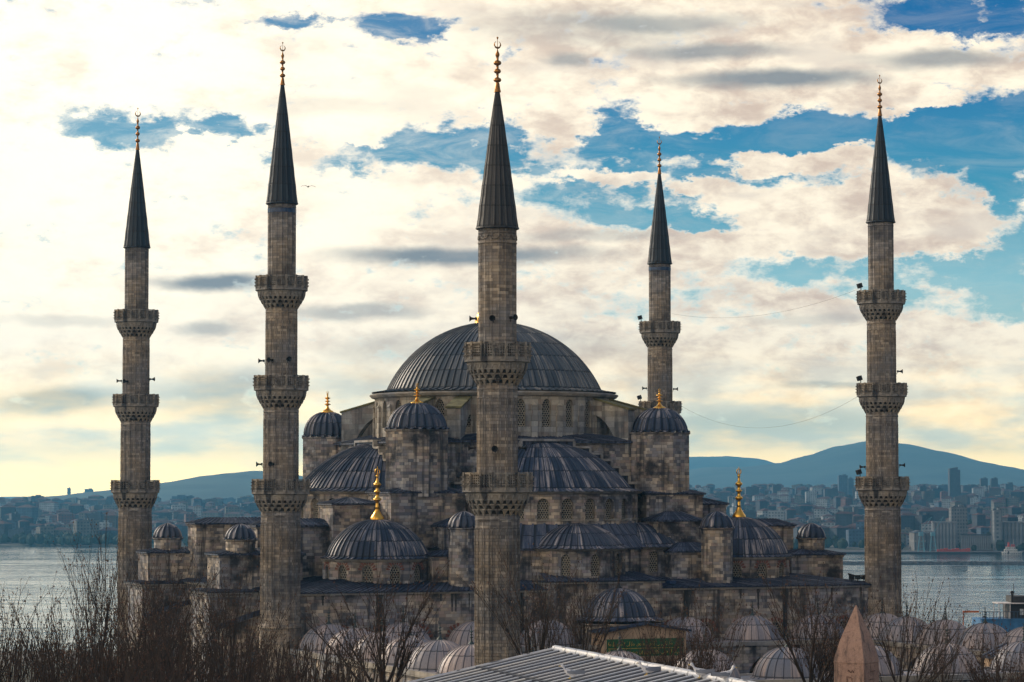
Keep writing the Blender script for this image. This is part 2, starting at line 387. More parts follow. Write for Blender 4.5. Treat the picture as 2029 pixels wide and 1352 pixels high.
# ------------------------------------------------------------------ architecture helpers
def arch_pts(cx, zb, w, h, pointed):
    rise = w * (0.72 if pointed else 0.5); zs = zb + h - rise; n = 5; pts = [(cx - w / 2, zb), (cx - w / 2, zs)]
    for i in range(1, 2 * n):
        t = i / (2.0 * n)
        if pointed:
            s = abs(2 * t - 1); xx = s ** 1.0
            z = zs + rise * (math.sqrt(max(0, 1 - (0.86 * xx + 0.14 * xx * xx) ** 2)) * 0.85 + 0.15 * (1 - xx))
        else: xx = abs(math.cos(PI * t)); z = zs + rise * math.sin(PI * t)
        if not pointed: x = cx - w / 2 * math.cos(PI * t)
        else: x = cx + (w / 2) * (2 * t - 1)
        pts.append((x, z))
    pts += [(cx + w / 2, zs), (cx + w / 2, zb)]
    return pts
def bay(mb, Wd, z0, z1, win, mapf, depth=0.45, s0=0.0, mi=0):
    """one flat bay of wall, width Wd, with a real arched opening and its reveal"""
    def q(pts, dd=(0, 0, 0, 0)):
        mb.face([mapf(p[0], p[1], d) for p, d in zip(pts, dd)], [(p[0] + s0 + d, p[1]) for p, d in zip(pts, dd)], mi)
    if win is None: q([(0, z0), (Wd, z0), (Wd, z1), (0, z1)]); return
    w, zb, h, pt = win; cx = Wd / 2
    A = arch_pts(cx, zb, w, h, pt); xl, xr = A[0][0], A[-1][0]; zs = A[1][1]
    q([(0, z0), (Wd, z0), (Wd, zb), (0, zb)])
    q([(0, zb), (xl, zb), (xl, zs), (0, zs)]); q([(xr, zb), (Wd, zb), (Wd, zs), (xr, zs)])
    q([(0, zs), (xl, zs), (xl, z1), (0, z1)]); q([(xr, zs), (Wd, zs), (Wd, z1), (xr, z1)])
    for i in range(1, len(A) - 2):
        a, b = A[i], A[i + 1]; q([a, b, (b[0], z1), (a[0], z1)])
    for i in range(len(A)):
        a, b = A[i], A[(i + 1) % len(A)]; q([b, a, a, b], (0, 0, depth, depth))
_win = {}
def window_mesh(w, h, pointed, depth=0.45, cell=0.27, red=False, sill=False):
    key = (round(w, 2), round(h, 2), pointed, cell, red, sill)
    if key in _win: return _win[key]
    mb = MB(); A = arch_pts(0, 0, w + .16, h + .08, pointed)
    mb.face([(p[0], depth * 0.92, p[1]) for p in A], None, 1)
    ro = cell / math.sqrt(3); ri = cell * 0.40; y = depth * 0.6; rows = int(h / (ro * 1.5)) + 1
    nx = int(w / cell / 2) + 1
    for r_ in range(rows + 1):
        for c_ in range(-nx, nx + 1):
            x = c_ * cell + (cell / 2 if r_ % 2 else 0); z = r_ * ro * 1.5
            if abs(x) > w / 2 + 0.1 or z > h + .05: continue
            if z > h - w * 0.5 and math.hypot(x, (z - (h - w * 0.5)) * (0.7 if pointed else 1)) > w / 2 + 0.1: continue
            O_ = [(x + ro * math.cos(PI / 6 + k * PI / 3), z + ro * math.sin(PI / 6 + k * PI / 3)) for k in range(6)]
            I_ = [(x + ri * math.cos(PI / 6 + k * PI / 3), z + ri * math.sin(PI / 6 + k * PI / 3)) for k in range(6)]
            mb.add([(p[0], y, p[1]) for p in O_] + [(p[0], y, p[1]) for p in I_] + [(p[0], y + .06, p[1]) for p in I_],
                   [(k, (k + 1) % 6, 6 + (k + 1) % 6, 6 + k) for k in range(6)] + [(6 + k, 6 + (k + 1) % 6, 12 + (k + 1) % 6, 12 + k) for k in range(6)], None, 0)
    B = arch_pts(0, 0, w, h, pointed); I2 = arch_pts(0, 0.07, w - .14, h - .14, pointed)
    for i in range(len(B) - 1):
        mb.face([(B[i][0], y - .05, B[i][1]), (B[i + 1][0], y - .05, B[i + 1][1]), (I2[i + 1][0], y - .05, I2[i + 1][1]), (I2[i][0], y - .05, I2[i][1])], None, 0)
    if red:
        zc = h - w * 0.5; n = 9
        for i in range(n):
            a = PI * (i + 0.5) / n; da = PI / n * 0.30
            if True:
                r0, r1 = w / 2 + 0.01, w / 2 + (0.42 if i % 2 == 0 else 0.36)
                P = [(r0, a - da * .8), (r1, a - da * 1.1), (r1, a + da * 1.1), (r0, a + da * .8)]
                f = [(-r_ * math.cos(t), -0.035, zc + r_ * math.sin(t) * (1.08 if pointed else 1)) for r_, t in P]
                g = [(p[0], 0.02, p[2]) for p in f]
                mb.add(f + g, [(0, 1, 2, 3), (0, 4, 5, 1), (1, 5, 6, 2), (2, 6, 7, 3), (3, 7, 4, 0)], None, 2)
    if sill: mb.box(-w / 2 - .12, w / 2 + .12, -.10, .2, -.16, -.003, 0)
    me = mb.mesh('window', [M_['lattice'], M_['glass'], M_['red']]); _win[key] = me; return me
def place_window(parent, p, ang_x, me):
    """p: point on the wall face; ang_x: heading of the wall (direction of +s seen from outside)"""
    return link('window', me, parent, M=Matrix.Translation(p) @ Matrix.Rotation(ang_x, 4, 'Z'))

def poly_drum(parent, name, c, Rw, z0, z1, n, win, mat, a_mid=0.0, a_from=0, a_to=None, depth=0.45, red=False, cell=.27, cornice=True, vis=None, **kw):
    """n-sided drum (bays a_from..a_to), a bay centre at angle a_mid + k*step; returns the drum object"""
    mb = MB(); st = 2 * PI / n; a_to = n if a_to is None else a_to
    hw = Rw * math.tan(st / 2)
    wins = []
    for k in range(a_from, a_to):
        a = a_mid + k * st; nx, ny = math.cos(a), math.sin(a); tx, ty = -ny, nx   # counter-clockwise: +s
        bx, by = c[0] + nx * Rw - tx * hw, c[1] + ny * Rw - ty * hw
        mp = lambda s_, z_, d_, bx=bx, by=by, tx=tx, ty=ty, nx=nx, ny=ny: (bx + tx * s_ - nx * d_, by + ty * s_ - ny * d_, z_)
        bay(mb, 2 * hw, z0, z1, win, mp, depth, s0=k * 2 * hw)
        if win: wins.append(((c[0] + nx * Rw, c[1] + ny * Rw, win[1]), a))
    o = mb.build(name, [mat], parent, (0, 0, 0) if kw.get('sub') else (0, 0, 0))
    if win:
        me = window_mesh(win[0], win[2], win[3], depth, cell, red, kw.get('sill', False))
        for p, a in wins:
            if vis is None or vis(a): place_window(o, p, a + PI / 2, me)
    return o

def ribbed_dome(mb, c, Rb, h, z0, nrib, nring=14, laps=7, rib=0.10, a0=0.0, a1=2 * PI, flare=0.0, fl_h=0.0, point=0.0, mi=0, wide=False):
    """spherical-cap dome with raised standing ribs and an optional bell-shaped skirt"""
    Rs = (Rb * Rb + h * h) / (2 * h)
    prof = []
    if flare > 0: prof += [(Rb + flare, z0 - fl_h, 0.0), (Rb + flare * .45, z0 - fl_h * .62, 0.3), (Rb + flare * 0.1, z0 - fl_h * .2, 0.7)]
    v0 = 1.0 if flare > 0 else 0.0
    amax = math.asin(min(1, Rb / Rs)) if h <= Rb else PI - math.asin(Rb / Rs)
    for i in range(nring + 1):
        a = amax * (1 - i / nring); r = Rs * math.sin(a); z = z0 + Rs * math.cos(a) - (Rs - h)
        z += point * (1 - r / Rb) ** 2
        prof.append((max(r, 0.02), z, v0 + laps * i / nring))
    full = abs(a1 - a0 - 2 * PI) < 1e-6
    n = nrib; pat = [(0.0, 1.0), (0.15, 1.0), (0.20, 0.0), (0.95, 0.0)] if not wide else [(0.0, 1.0), (0.12, .8), (0.3, 0.1), (0.55, -0.25), (0.8, 0.1), (.92, .8)]
    K = len(pat); V = []; tot = n * K + (0 if full else 1)
    for pi_, (r, z, v) in enumerate(prof):
        if pi_ < len(prof) - 1: dr, dz = prof[pi_ + 1][0] - r, prof[pi_ + 1][1] - z
        nr, nz = dz, -dr; L = math.hypot(nr, nz) or 1; nr /= L; nz /= L
        fac = min(1.0, 0.15 + 1.1 * r / Rb)
        for j in range(tot):
            q = j // K; fr, up = pat[j % K]; a = a0 + (a1 - a0) * (q + fr) / n
            d = rib * up * fac
            rr = r + nr * d; zz = z + nz * d
            V.append((c[0] + rr * math.cos(a), c[1] + rr * math.sin(a), zz))
    fs = []; us = []
    for i in range(len(prof) - 1):
        for j in range(n * K):
            j2 = (j + 1) % tot
            fs.append((i * tot + j, i * tot + j2, (i + 1) * tot + j2, (i + 1) * tot + j))
            ua = j // K + pat[j % K][0]; ub = (j // K) + (pat[j % K + 1][0] if j % K + 1 < K else 0.9999)
            us.append([(ua, prof[i][2]), (ub, prof[i][2]), (ub, prof[i + 1][2] - .0001), (ua, prof[i + 1][2] - .0001)])
    mb.add(V, fs, us, mi, wide)
    return prof[-1][1]

def roof_patch(mb, e0, e1, t1, t0, sp=0.62, laps=2, rib=0.07, mi=0):
    """sloping lead: e0-e1 eave, t0-t1 top edge; standing seams run up the slope"""
    e0, e1, t1, t0 = map(Vector, (e0, e1, t1, t0)); L = max((e1 - e0).length, (t1 - t0).length); n = max(1, int(L / sp))
    nrm = (e1 - e0).cross(t0 - e0)
    if nrm.length < 1e-6: nrm = (t1 - e1).cross(t0 - e1)
    nrm = nrm.normalized()
    if nrm.z < 0: nrm = -nrm
    for i in range(n):
        a, b = i / n, (i + 1) / n; r_ = 0.17 * (b - a)
        E0, E1, T0, T1 = e0.lerp(e1, a), e0.lerp(e1, b), t0.lerp(t1, a), t0.lerp(t1, b)
        E2, T2 = e0.lerp(e1, a + r_), t0.lerp(t1, a + r_)
        up = nrm * rib
        mb.face([E2, E1, T1, T2], [(i + .18, .0), (i + .99, .0), (i + .99, laps - .001), (i + .18, laps - .001)], mi)
        mb.face([E0 + up, E2 + up, T2 + up, T0 + up], [(i, .2), (i + .15, .2), (i + .15, laps - .001), (i, laps - .001)], mi)
        mb.face([E2 + up, E2, T2, T2 + up], [(i + .15, .2), (i + .2, .2), (i + .2, laps - .001), (i + .15, laps - .001)], mi)
        mb.face([E0, E0 + up, T0 + up, T0], [(i, .2), (i + .1, .2), (i + .1, laps - .001), (i, laps - .001)], mi)
        mb.face([E0, E2, E2 + up, E0 + up], [(i, 0)] * 4, mi)
def hip_roof(mb, x0, x1, y0, y1, z0, rise, over=0.3, sp=0.62):
    x0 -= over; x1 += over; y0 -= over; y1 += over; w, d = x1 - x0, y1 - y0; m = min(w, d) / 2
    if w >= d: a, b = (x0 + m, (y0 + y1) / 2, z0 + rise), (x1 - m, (y0 + y1) / 2, z0 + rise)
    else: a, b = ((x0 + x1) / 2, y0 + m, z0 + rise), ((x0 + x1) / 2, y1 - m, z0 + rise)
    q = [(x0, y0, z0), (x1, y0, z0), (x1, y1, z0), (x0, y1, z0)]
    if w >= d:
        roof_patch(mb, q[0], q[1], b, a, sp); roof_patch(mb, q[1], q[2], b, b, sp); roof_patch(mb, q[2], q[3], a, b, sp); roof_patch(mb, q[3], q[0], a, a, sp)
    else:
        roof_patch(mb, q[0], q[1], a, a, sp); roof_patch(mb, q[1], q[2], b, a, sp); roof_patch(mb, q[2], q[3], b, b, sp); roof_patch(mb, q[3], q[0], a, b, sp)
    mb.prism([(x0, y0), (x1, y0), (x1, y1), (x0, y1)], z0 - .14, z0 - .01)

def finial_mesh(name, H, r, mat, crescent=True):
    """alem: bell foot, stacked bulbs, crescent"""
    mb = MB(); P = [(r, 0), (r * 1.02, H * .03), (r * .92, H * .07), (r * .55, H * .13), (r * .30, H * .20), (r * .20, H * .28)]
    def bulb(z, br, hh):
        return [(r * .16, z - hh), (br * .6, z - hh * .62), (br, z - hh * .1), (br * .95, z + hh * .15), (br * .5, z + hh * .55), (r * .13, z + hh)]
    P += bulb(H * .38, r * .56, H * .055) + bulb(H * .52, r * .44, H * .045) + bulb(H * .66, r * .50, H * .06) + [(r * .10, H * .80), (r * .22, H * .82), (r * .07, H * .84)]
    mb.lathe([(q[0], q[1]) for q in P], 14, smooth=True)
    if crescent:
        zc = H * .92; Rc = H * .055
        pts = [Vector((Rc * math.sin(t), 0, zc - Rc * math.cos(t))) for t in [R(-150 + 300 * i / 14) for i in range(15)]]
        mb.tube(pts, [max(0.15, math.sin(PI * (i + .4) / 14.8)) * Rc * .30 for i in range(15)], 5)
        mb.tube([Vector((0, 0, H * .83)), Vector((0, 0, H))], [r * .05, r * .02], 4)
    return mb.mesh(name, [mat])
def bar_finial_mesh(H, r, mat):
    mb = MB(); P = [(r * .9, 0), (r * .7, H * .06), (r * .5, H * .16)]
    for z, br in ((.22, 1.0), (.38, .9), (.53, 1.0), (.68, .55)):
        P += [(r * .32, (z - .045) * H), (r * br * .8, (z - .03) * H), (r * br, z * H), (r * br * .8, (z + .03) * H), (r * .30, (z + .05) * H)]
    P += [(r * .15, H * .76), (r * .1, H * .80)]
    mb.lathe(P, 12, smooth=True)
    zc = H * .865; Rc = H * .062
    pts = [Vector((Rc * math.sin(t), 0, zc - Rc * math.cos(t))) for t in [R(-155 + 310 * i / 14) for i in range(15)]]
    mb.tube(pts, [max(0.2, math.sin(PI * (i + .4) / 14.8)) * Rc * .30 for i in range(15)], 5)
    mb.tube([Vector((0, 0, H * .79)), Vector((0, 0, H * 1.0))], [r * .08, r * .07], 4)
    mb.tube([Vector((0, 0, H * .955)), Vector((0, 0, H * .99)), Vector((0, 0, H * 1.01))], [r * .05, r * .3, r * .02], 5)
    return mb.mesh('finial', [mat])
#CUT1

# ------------------------------------------------------------------ the mosque
M_['moss'] = plain('mossy_coping', (.13, .12, .05), .95, 0, .4, 1.0)
GZ = -4.0
mosque = empty('mosque', (OX, OY, GZ), TH, 'grey domed stone mosque with one great ribbed lead dome over cascading half domes', 'mosque')
class Off:      # parts keep world heights; the root stands on the ground
    pass
def P_(mb, name, mats, parent=mosque): 
    o = mb.build(name, mats, parent)
    if parent is mosque: o.location.z = -GZ
    return o
def fix(o): o.location.z = -GZ; return o
facing = lambda lim: (lambda a: math.cos(a - R(-112.4)) > lim)      # only windows turned to the side one can see from

# main dome and drum
z_c = zm(784, 0, 0); z_db = zm(862, 0, -13)
drum = fix(poly_drum(mosque, 'main_drum', (0, 0), 13.5, z_db - 1.5, z_c - .25, 28, (1.12, zm(846, 0, -13), 3.05, True), M_['stone_up'], a_mid=R(-112.4), depth=.6, vis=facing(-0.25), cell=.28))
mb = MB(); mb.lathe([(13.5, z_c - .5), (13.95, z_c - .35), (14.15, z_c - .12), (14.15, z_c)], 56); mb.lathe([(14.15, z_c), (12.0, z_c + .55)], 56)
P_(mb, 'drum_cornice', M_['trim'])
mb = MB()
for k in range(28):      # shallow pilasters between the windows
    a = R(-112.4) + (k + .5) * 2 * PI / 28
    Mx = Matrix.Translation((13.55 * math.cos(a), 13.55 * math.sin(a), 0)) @ Matrix.Rotation(a, 4, 'Z')
    mb.box(-.2, .22, -.36, .36, z_db - 1.4, z_c - 1.5, 0, Mx)
    mb.lathe([(0.42, z_c - 1.5), (0.02, z_c - 1.1)], 4, c=(13.6 * math.cos(a), 13.6 * math.sin(a)), rot=a + PI / 4)
fix(mb.build('pilasters', [M_['stone_up']], drum)).location.z = 0
mb = MB(); zb = zm(776, 0, 0)
ztop = ribbed_dome(mb, (0, 0), 12.15, zm(640, 0, 0) - zb, zb + .1, 96, 24, 7, 0.10, flare=1.75, fl_h=0.35)
md = P_(mb, 'main_dome', M_['lead_dome'])
link('finial', finial_mesh('finial', 7.0, 1.75, M_['gold']), md, (-.5, 0, ztop - .35))
mb = MB(); mb.lathe([(1.7, 0), (1.72, .5), (1.45, 1.3), (.9, 2.0), (.5, 2.3)], 18, smooth=True)
link('finial_bell', mb.mesh('finial_bell', [M_['gold']]), md, (-.5, 0, ztop - .35))

# roof under the drum, on the square base, and the base block itself
zq = zm(874, 0, -15)
mb = MB()
sq = 15.2
for k in range(4):
    a = k * PI / 2; rt = lambda x, y: (x * math.cos(a) - y * math.sin(a), x * math.sin(a) + y * math.cos(a))
    e0, e1 = rt(-sq, -sq), rt(sq, -sq); t0, t1 = rt(-6.0, -12.2), rt(6.0, -12.2)
    roof_patch(mb, (*e0, zq), (*e1, zq), (*t1, z_db + .2), (*t0, z_db + .2), .7)
mb.prism([(-sq, -sq), (sq, -sq), (sq, sq), (-sq, sq)], zq - .2, zq - .02)
P_(mb, 'square_base_roof', M_['lead_flat'])
mb = MB(); mb.prism([(-14.6, -14.6), (14.6, -14.6), (14.6, 14.6), (-14.6, 14.6)], 9, zq - .21)
P_(mb, 'square_base', M_['stone'])

def rotM(k): return Matrix.Rotation(k * PI / 2, 4, 'Z')
# one side of the quatrefoil, built four times round the square
def side(k):
    A = k * PI / 2; fr = -PI / 2
    R4 = rotM(k)
    def TM(mb): mb.v = [tuple(R4 @ Vector(p)) for p in mb.v]; return mb
    def rc(x, y): v = R4 @ Vector((x, y, 0)); return (v.x, v.y)
    # stepped arch wall
    zt = [zm(q, 0, -15) for q in (870, 884, 896, 909, 923, 938, 955)]; hu = [3.0, 4.9, 6.3, 7.5, 8.5, 9.6, 10.8, 12.0]
    mb = MB(); cap = MB()
    for sgn in (-1, 1):
        u0 = 0
        for i, z in enumerate(zt):
            a, b = sorted((sgn * u0, sgn * hu[i])); mb.box(a, b, -15.55 + .01 * i, -14.5, 12, z - .26)
            cap.box(min(a, b) - (.12 if sgn < 0 else 0), max(a, b) + (.12 if sgn > 0 else 0), -15.72, -14.4, z - .255, z)
            if i < len(zt) - 1:
                x0 = sgn * hu[i]; cap.box(min(x0, x0 + sgn * .26), max(x0, x0 + sgn * .26), -15.70, -14.5, zt[i + 1] + .004, z - .26)
            u0 = hu[i]
    sw = P_(TM(mb), 'stepped_arch_wall', M_['lead_flat'])
    o = TM(cap).build('coping', [M_['trim']], sw)
    # semi dome
    cc = rc(0, -12.6); zb = zm(972, 0, -18)
    mb = MB(); a0 = A + fr - PI / 2; h = zm(880, 0, -15.4) - zb + .15
    ribbed_dome(mb, cc, 10.2, h + .1, zb + .22, 52, 14, 5, .09, a0 - .12, a0 + PI + .12, flare=1.5, fl_h=.35)
    P_(mb, 'semi_dome', M_['lead'])
    n = 26
    d = fix(poly_drum(mosque, 'semi_dome_drum', cc, 11.0, zm(1034, 0, -22) - .8, zb - .22, n, (1.28, zm(1029, 0, -23), 2.2, False), M_['stone'],
                  a_mid=A + fr - 6 * 2 * PI / n - 0.10, a_from=0, a_to=13, depth=.75, vis=facing(-.15), cell=.27, sill=True))
    mb = MB(); mb.lathe([(11.0, zb - .45), (11.45, zb - .28), (11.6, zb - .10)], 40, c=cc, a0=a0, a1=a0 + PI); P_(mb, 'semi_dome_cornice', M_['trim'])
    # skirt roof
    ze = zm(1086, 0, -25); zt_ = zm(1034, 0, -23)
    mb = MB(); nn = 28
    for i in range(nn):
        t0, t1 = a0 + PI * i / nn, a0 + PI * (i + 1) / nn
        pt = lambda r, t, z: (cc[0] + r * math.cos(t), cc[1] + r * math.sin(t), z)
        roof_patch(mb, pt(13.2, t0, ze - .1), pt(13.2, t1, ze - .1), pt(10.9, t1, zt_ - .1), pt(10.9, t0, zt_ - .1), .8)
    mb.lathe([(13.2, ze - .24), (13.2, ze - .12)], 28, c=cc, a0=a0, a1=a0 + PI)
    P_(mb, 'skirt_roof', M_['lead_flat'])
    mb = MB(); zf = zm(1150, 0, -26) - 1.0
    mb.lathe([(12.9, zf), (12.9, ze - .25)], 24, c=cc, a0=a0, a1=a0 + PI); P_(mb, 'skirt_wall', M_['stone'])
    # exedrae
    for (eu, ev, er, am, na) in ((0, -23.2, 5.15, 0.0, 10), (9.2, -17.9, 5.15, R(60), 12), (-9.2, -17.9, 5.15, R(-60), 12)):
        ec = rc(eu, ev); st = 2 * PI / na
        mb = MB(); hh = 2.35
        ribbed_dome(mb, ec, er - .1, hh, ze + .25, 30, 10, 3, .08, a0 + am - .5, a0 + am + PI + .5, flare=.75, fl_h=.3)
        P_(mb, 'exedra_dome', M_['lead'])
        mid = A + fr + am
        dd = fix(poly_drum(mosque, 'exedra_wall', ec, er * .985, zf, ze - .05, na, (1.02, zm(1141, 0, -27) + (0 if eu == 0 else .15), 2.3, True), M_['stone'],
                      a_mid=mid - (2 if na == 10 else 3) * st, a_from=0, a_to=5 if na == 10 else 7, vis=facing(-.1), cell=.27))
        mb = MB(); mb.lathe([(er * 1.02, ze - .30), (er * 1.09, ze - .1), (er * 1.09, ze - .04)], 22, c=ec, a0=mid - 1.75, a1=mid + 1.75)
        P_(mb, 'exedra_cornice', M_['trim'])
for k in range(4): side(k)

# weight towers with fluted domes
def weight_tower(u, v, R_, py_base, py_top, py_bot, fh):
    mb = MB(); zb = zm(py_base, u, v); z0 = zm(py_bot, u, v)
    mb.lathe([(R_, z0), (R_, zb - .3)], 8, c=(u, v), rot=PI / 8 + R(-112.4)); mb.lathe([(R_, zb - .3), (R_ * 1.03, zb - .22), (R_ * 1.06, zb - .05), (R_ * .9, zb)], 8, c=(u, v), rot=PI / 8 + R(-112.4))
    t = P_(mb, 'weight_tower', M_['stone'])
    mb = MB(); zt = ribbed_dome(mb, (u, v), R_ * .88, zm(py_top, u, v) - zb - .1, zb + .15, 22, 10, 3, .16, flare=.32, fl_h=.15, wide=True)
    d = mb.build('tower_dome', [M_['lead']], t)
    link('finial', finial_mesh('finial', fh, .72, M_['gold']), d, (u, v, zt - .12))
weight_tower(-15.0, -15.2, 3.55, 851, 799, 985, 2.3)
weight_tower(13.7, -15.0, 3.45, 857, 809, 985, 2.3)
weight_tower(-14.9, 15.0, 3.0, 866, 817, 985, 2.6)
weight_tower(14.6, 15.0, 3.4, 857, 805, 985, 2.3)
# flying buttresses from the towers to the drum
for sx, sy in ((-1, -1), (1, -1), (-1, 1), (1, 1)):
    for da in (-9, 9):
        a = math.atan2(sy, sx) + R(da)
        Mx = Matrix.Rotation(a, 4, 'Z'); zt = zm(800, 0, -8)
        mb = MB(); x0, x1 = 13.4, 17.9
        N_ = 8; top = [(x0, zt + .5), (x1, zt - .75)]; bot = []
        for i in range(N_ + 1):
            t = i / N_; bot.append((x0 + (x1 - x0 - 1.3) * t, zt - 1.3 - 3.4 * t ** 2.0))
        bot.append((x1 - 1.25, z_db - 2)); bot.append((x1, z_db - 2))
        prof = [top[0], top[1]] + bot[::-1]
        for s_ in (-.75, .75):
            pts = [Mx @ Vector((p[0], s_, p[1])) for p in prof]; mb.face(pts if s_ < 0 else pts[::-1])
        for i in range(len(prof)):
            p, q = prof[i], prof[(i + 1) % len(prof)]
            mb.face([Mx @ Vector((p[0], -.75, p[1])), Mx @ Vector((p[0], .75, p[1])), Mx @ Vector((q[0], .75, q[1])), Mx @ Vector((q[0], -.75, q[1]))])
        fb = P_(mb, 'flying_buttress', M_['stone_up'])
        mb = MB(); p, q = top; mb.v = []
        for y0, y1 in ((-.9, .9),):
            pts = [Mx @ Vector(c_) for c_ in ((p[0], y0, p[1] + .004), (q[0] + .15, y0, q[1] - .03), (q[0] + .15, y1, q[1] - .03), (p[0], y1, p[1] + .004))]
            up_ = [c_ + Vector((0, 0, .2)) for c_ in pts]; mb.add(pts + up_, [(0, 3, 2, 1), (4, 5, 6, 7), (0, 1, 5, 4), (1, 2, 6, 5), (2, 3, 7, 6), (3, 0, 4, 7)])
        mb.build('coping', [M_['moss']], fb)

# corner domes on windowed drums
def corner_dome(u, v, R_, pyb, pyt, pyd, big=True):
    zb = zm(pyb, u, v); zd = zm(pyd, u, v)
    n = 12
    d = fix(poly_drum(mosque, 'corner_drum', (u, v), R_, zd - 1.2, zb - .2, n, (1.15, zd + .25, 2.0, True), M_['stone'], a_mid=-PI / 2, red=True, vis=facing(-.2), cell=.28, sill=False))
    mb = MB(); mb.lathe([(R_ + .02, zb - .4), (R_ * 1.06, zb - .18), (R_ * 1.08, zb - .02)], 36, c=(u, v)); P_(mb, 'corner_cornice', M_['trim'])
    mb = MB(); zt = ribbed_dome(mb, (u, v), R_ * .97, zm(pyt, u, v) - zb - .15, zb + .25, 48, 14, 4, .10, flare=.55, fl_h=.25)
    dm = P_(mb, 'corner_dome', M_['lead'])
    if big: link('finial', finial_mesh('finial', 5.35, .72, M_['gold']), dm, (u, v, zt - .1)) if False else link('finial', tall_fin, dm, (u, v, zt - .1))
def tall_finial():
    mb = MB(); H, r = 5.5, .72
    P = [(r, 0), (r * 1.02, .12), (r * .96, .30), (r * .62, .62), (r * .34, 1.0), (r * .27, 1.3), (r * .32, 1.32), (r * .25, 1.40), (r * .22, 1.75)]
    for z, br, hh in ((2.15, .45, .26), (2.95, .38, .16), (3.7, .42, .28)):
        P += [(.17, z - hh), (br * .7, z - hh * .55), (br, z), (br * .8, z + hh * .45), (.17, z + hh)]
    P += [(.13, 4.3), (.10, 4.5), (.2, 4.62), (.05, 4.75)]
    mb.lathe(P, 16, smooth=True)
    zc = 5.05; Rc = .26
    mb.tube([Vector((Rc * math.sin(t), 0, zc - Rc * 1.2 * math.cos(t))) for t in [R(360 * i / 14) for i in range(15)]], [.06] * 15, 5)
    mb.tube([Vector((0, 0, 4.7)), Vector((0, 0, 5.6))], [.06, .02], 5)
    return mb.mesh('finial', [M_['gold']])
tall_fin = tall_finial()
corner_dome(-21.0, -19.5, 5.5, 1106, 1031, 1160)
corner_dome(21.2, -19.5, 5.5, 1102, 1026, 1154)
corner_dome(-18.6, 18.4, 5.3, 1083, 1012, 1120, False)
corner_dome(21.0, 19.5, 5.5, 1083, 1012, 1120, False)

# buttress masses with hipped lead roofs
def block(u0, u1, v0, v1, ztop, z0=4.0, rise=.45, mat='stone', over=.28):
    mb = MB(); mb.prism([(u0, v0), (u1, v0), (u1, v1), (u0, v1)], z0, ztop - .36, top=False)
    mb.prism([(u0 - .12, v0 - .12), (u1 + .12, v0 - .12), (u1 + .12, v1 + .12), (u0 - .12, v1 + .12)], ztop - .355, ztop - .145)
    b = P_(mb, 'buttress_block', M_[mat])
    mb = MB(); hip_roof(mb, u0, u1, v0, v1, ztop, rise, over, .55); mb.build('lead_roof', [M_['lead_flat']], b)
    return b
block(-19.0, -10.6, -18.2, -11, zm(975, -15, -18), rise=1.0)
block(10.6, 17.4, -18.2, -11, zm(978, 14, -18), rise=1.0)
block(-24.2, -18.9, -14.6, -10.3, zm(998, -21, -14.6), rise=.6)
block(17.3, 22.3, -14.2, -10.3, zm(998, 20, -14.2), rise=.6)
block(-32.0, -23.2, -13, -10, zm(1041, -26, -13), rise=.7)
block(22.0, 31.4, -13, -10, zm(1041, 26, -13), rise=.7)
block(-32.2, -20, 9.5, 13, zm(1037, -31, 9.5), rise=.6)
block(20, 31, 9.5, 13, zm(1037, -31, 9.5), rise=.6)
block(-14.3, -10.2, -21.4, -18.1, zm(1042, -12, -21), rise=.9)
block(10.4, 15.6, -21.4, -18.1, zm(1031, 13, -21), rise=.9)
block(-16.8, -10.4, -24.5, -21.3, zm(1100, -13, -24), rise=.5)
block(10.6, 16.0, -24.5, -21.3, zm(1092, 13, -24), rise=.9)
block(-17.4, -10.2, 11, 18.2, zm(975, -15, -18), rise=1.0)
block(10.2, 17.4, 11, 18.2, zm(975, -15, -18), rise=1.0)

# small round-headed turrets
def turret(u, v, r, pyb, pyt, z0, n=10, ogee=False):
    zb = zm(pyb, u, v); mb = MB()
    mb.lathe([(r, z0), (r, zb - .45), (r * 1.02, zb - .42), (r * 1.02, zb - .22), (r * 1.14, zb - .10), (r * 1.14, zb - .01)], n, c=(u, v), rot=R(-112.4) + PI / n)
    t = P_(mb, 'turret', M_['stone'])
    mb = MB(); ribbed_dome(mb, (u, v), r * 1.02, zm(pyt, u, v) - zb, zb + .06, 14, 8, 2, .10, flare=.22, fl_h=.06, wide=True, point=.15)
    mb.build('turret_dome', [M_['lead']], t)
turret(15.2, -26.1, 1.68, 1046, 1017, 8.2)
turret(-13.9, -26.1, 1.55, 1046, 1017, 8.2)

# hall walls and aisle roof
zw = zm(1171, -20, -29); zc0 = zm(1151, 0, -29.4)
def rect_wall(name, bays, p0, hd, z0, z1, win_default, mat='stone', depth=.5, parent=mosque, red=False, cell=.3):
    """straight wall from p0 along heading hd; bays = list of (width, win or None)"""
    mb = MB(); s = 0; wins = []
    cx, sx = math.cos(hd), math.sin(hd)
    for wd, wn in bays:
        bx, by = p0[0] + cx * s, p0[1] + sx * s
        bay(mb, wd, z0, z1, wn, lambda a, z_, d_, bx=bx, by=by: (bx + cx * a - sx * d_, by + sx * a + cx * d_, z_), depth, s0=s)
        if wn: wins.append((bx + cx * wd / 2, by + sx * wd / 2, wn))
        s += wd
    o = mb.build(name, [M_[mat]], parent)
    if parent is mosque: fix(o)
    for x, y, wn in wins: place_window(o, (x, y, wn[1]), hd, window_mesh(wn[0], wn[2], wn[3], depth, cell, red))
    return o
U0, U1, V0, V1 = -33.0, 33.3, -29.0, 29.0
wz = 2.6
bays = [(3.0, None)] + [(4.1, (1.9, wz, 2.9, True))] * 6 + [(11.7, None)] + [(4.1, (1.9, wz, 2.9, True))] * 6 + [(2.4, None)]
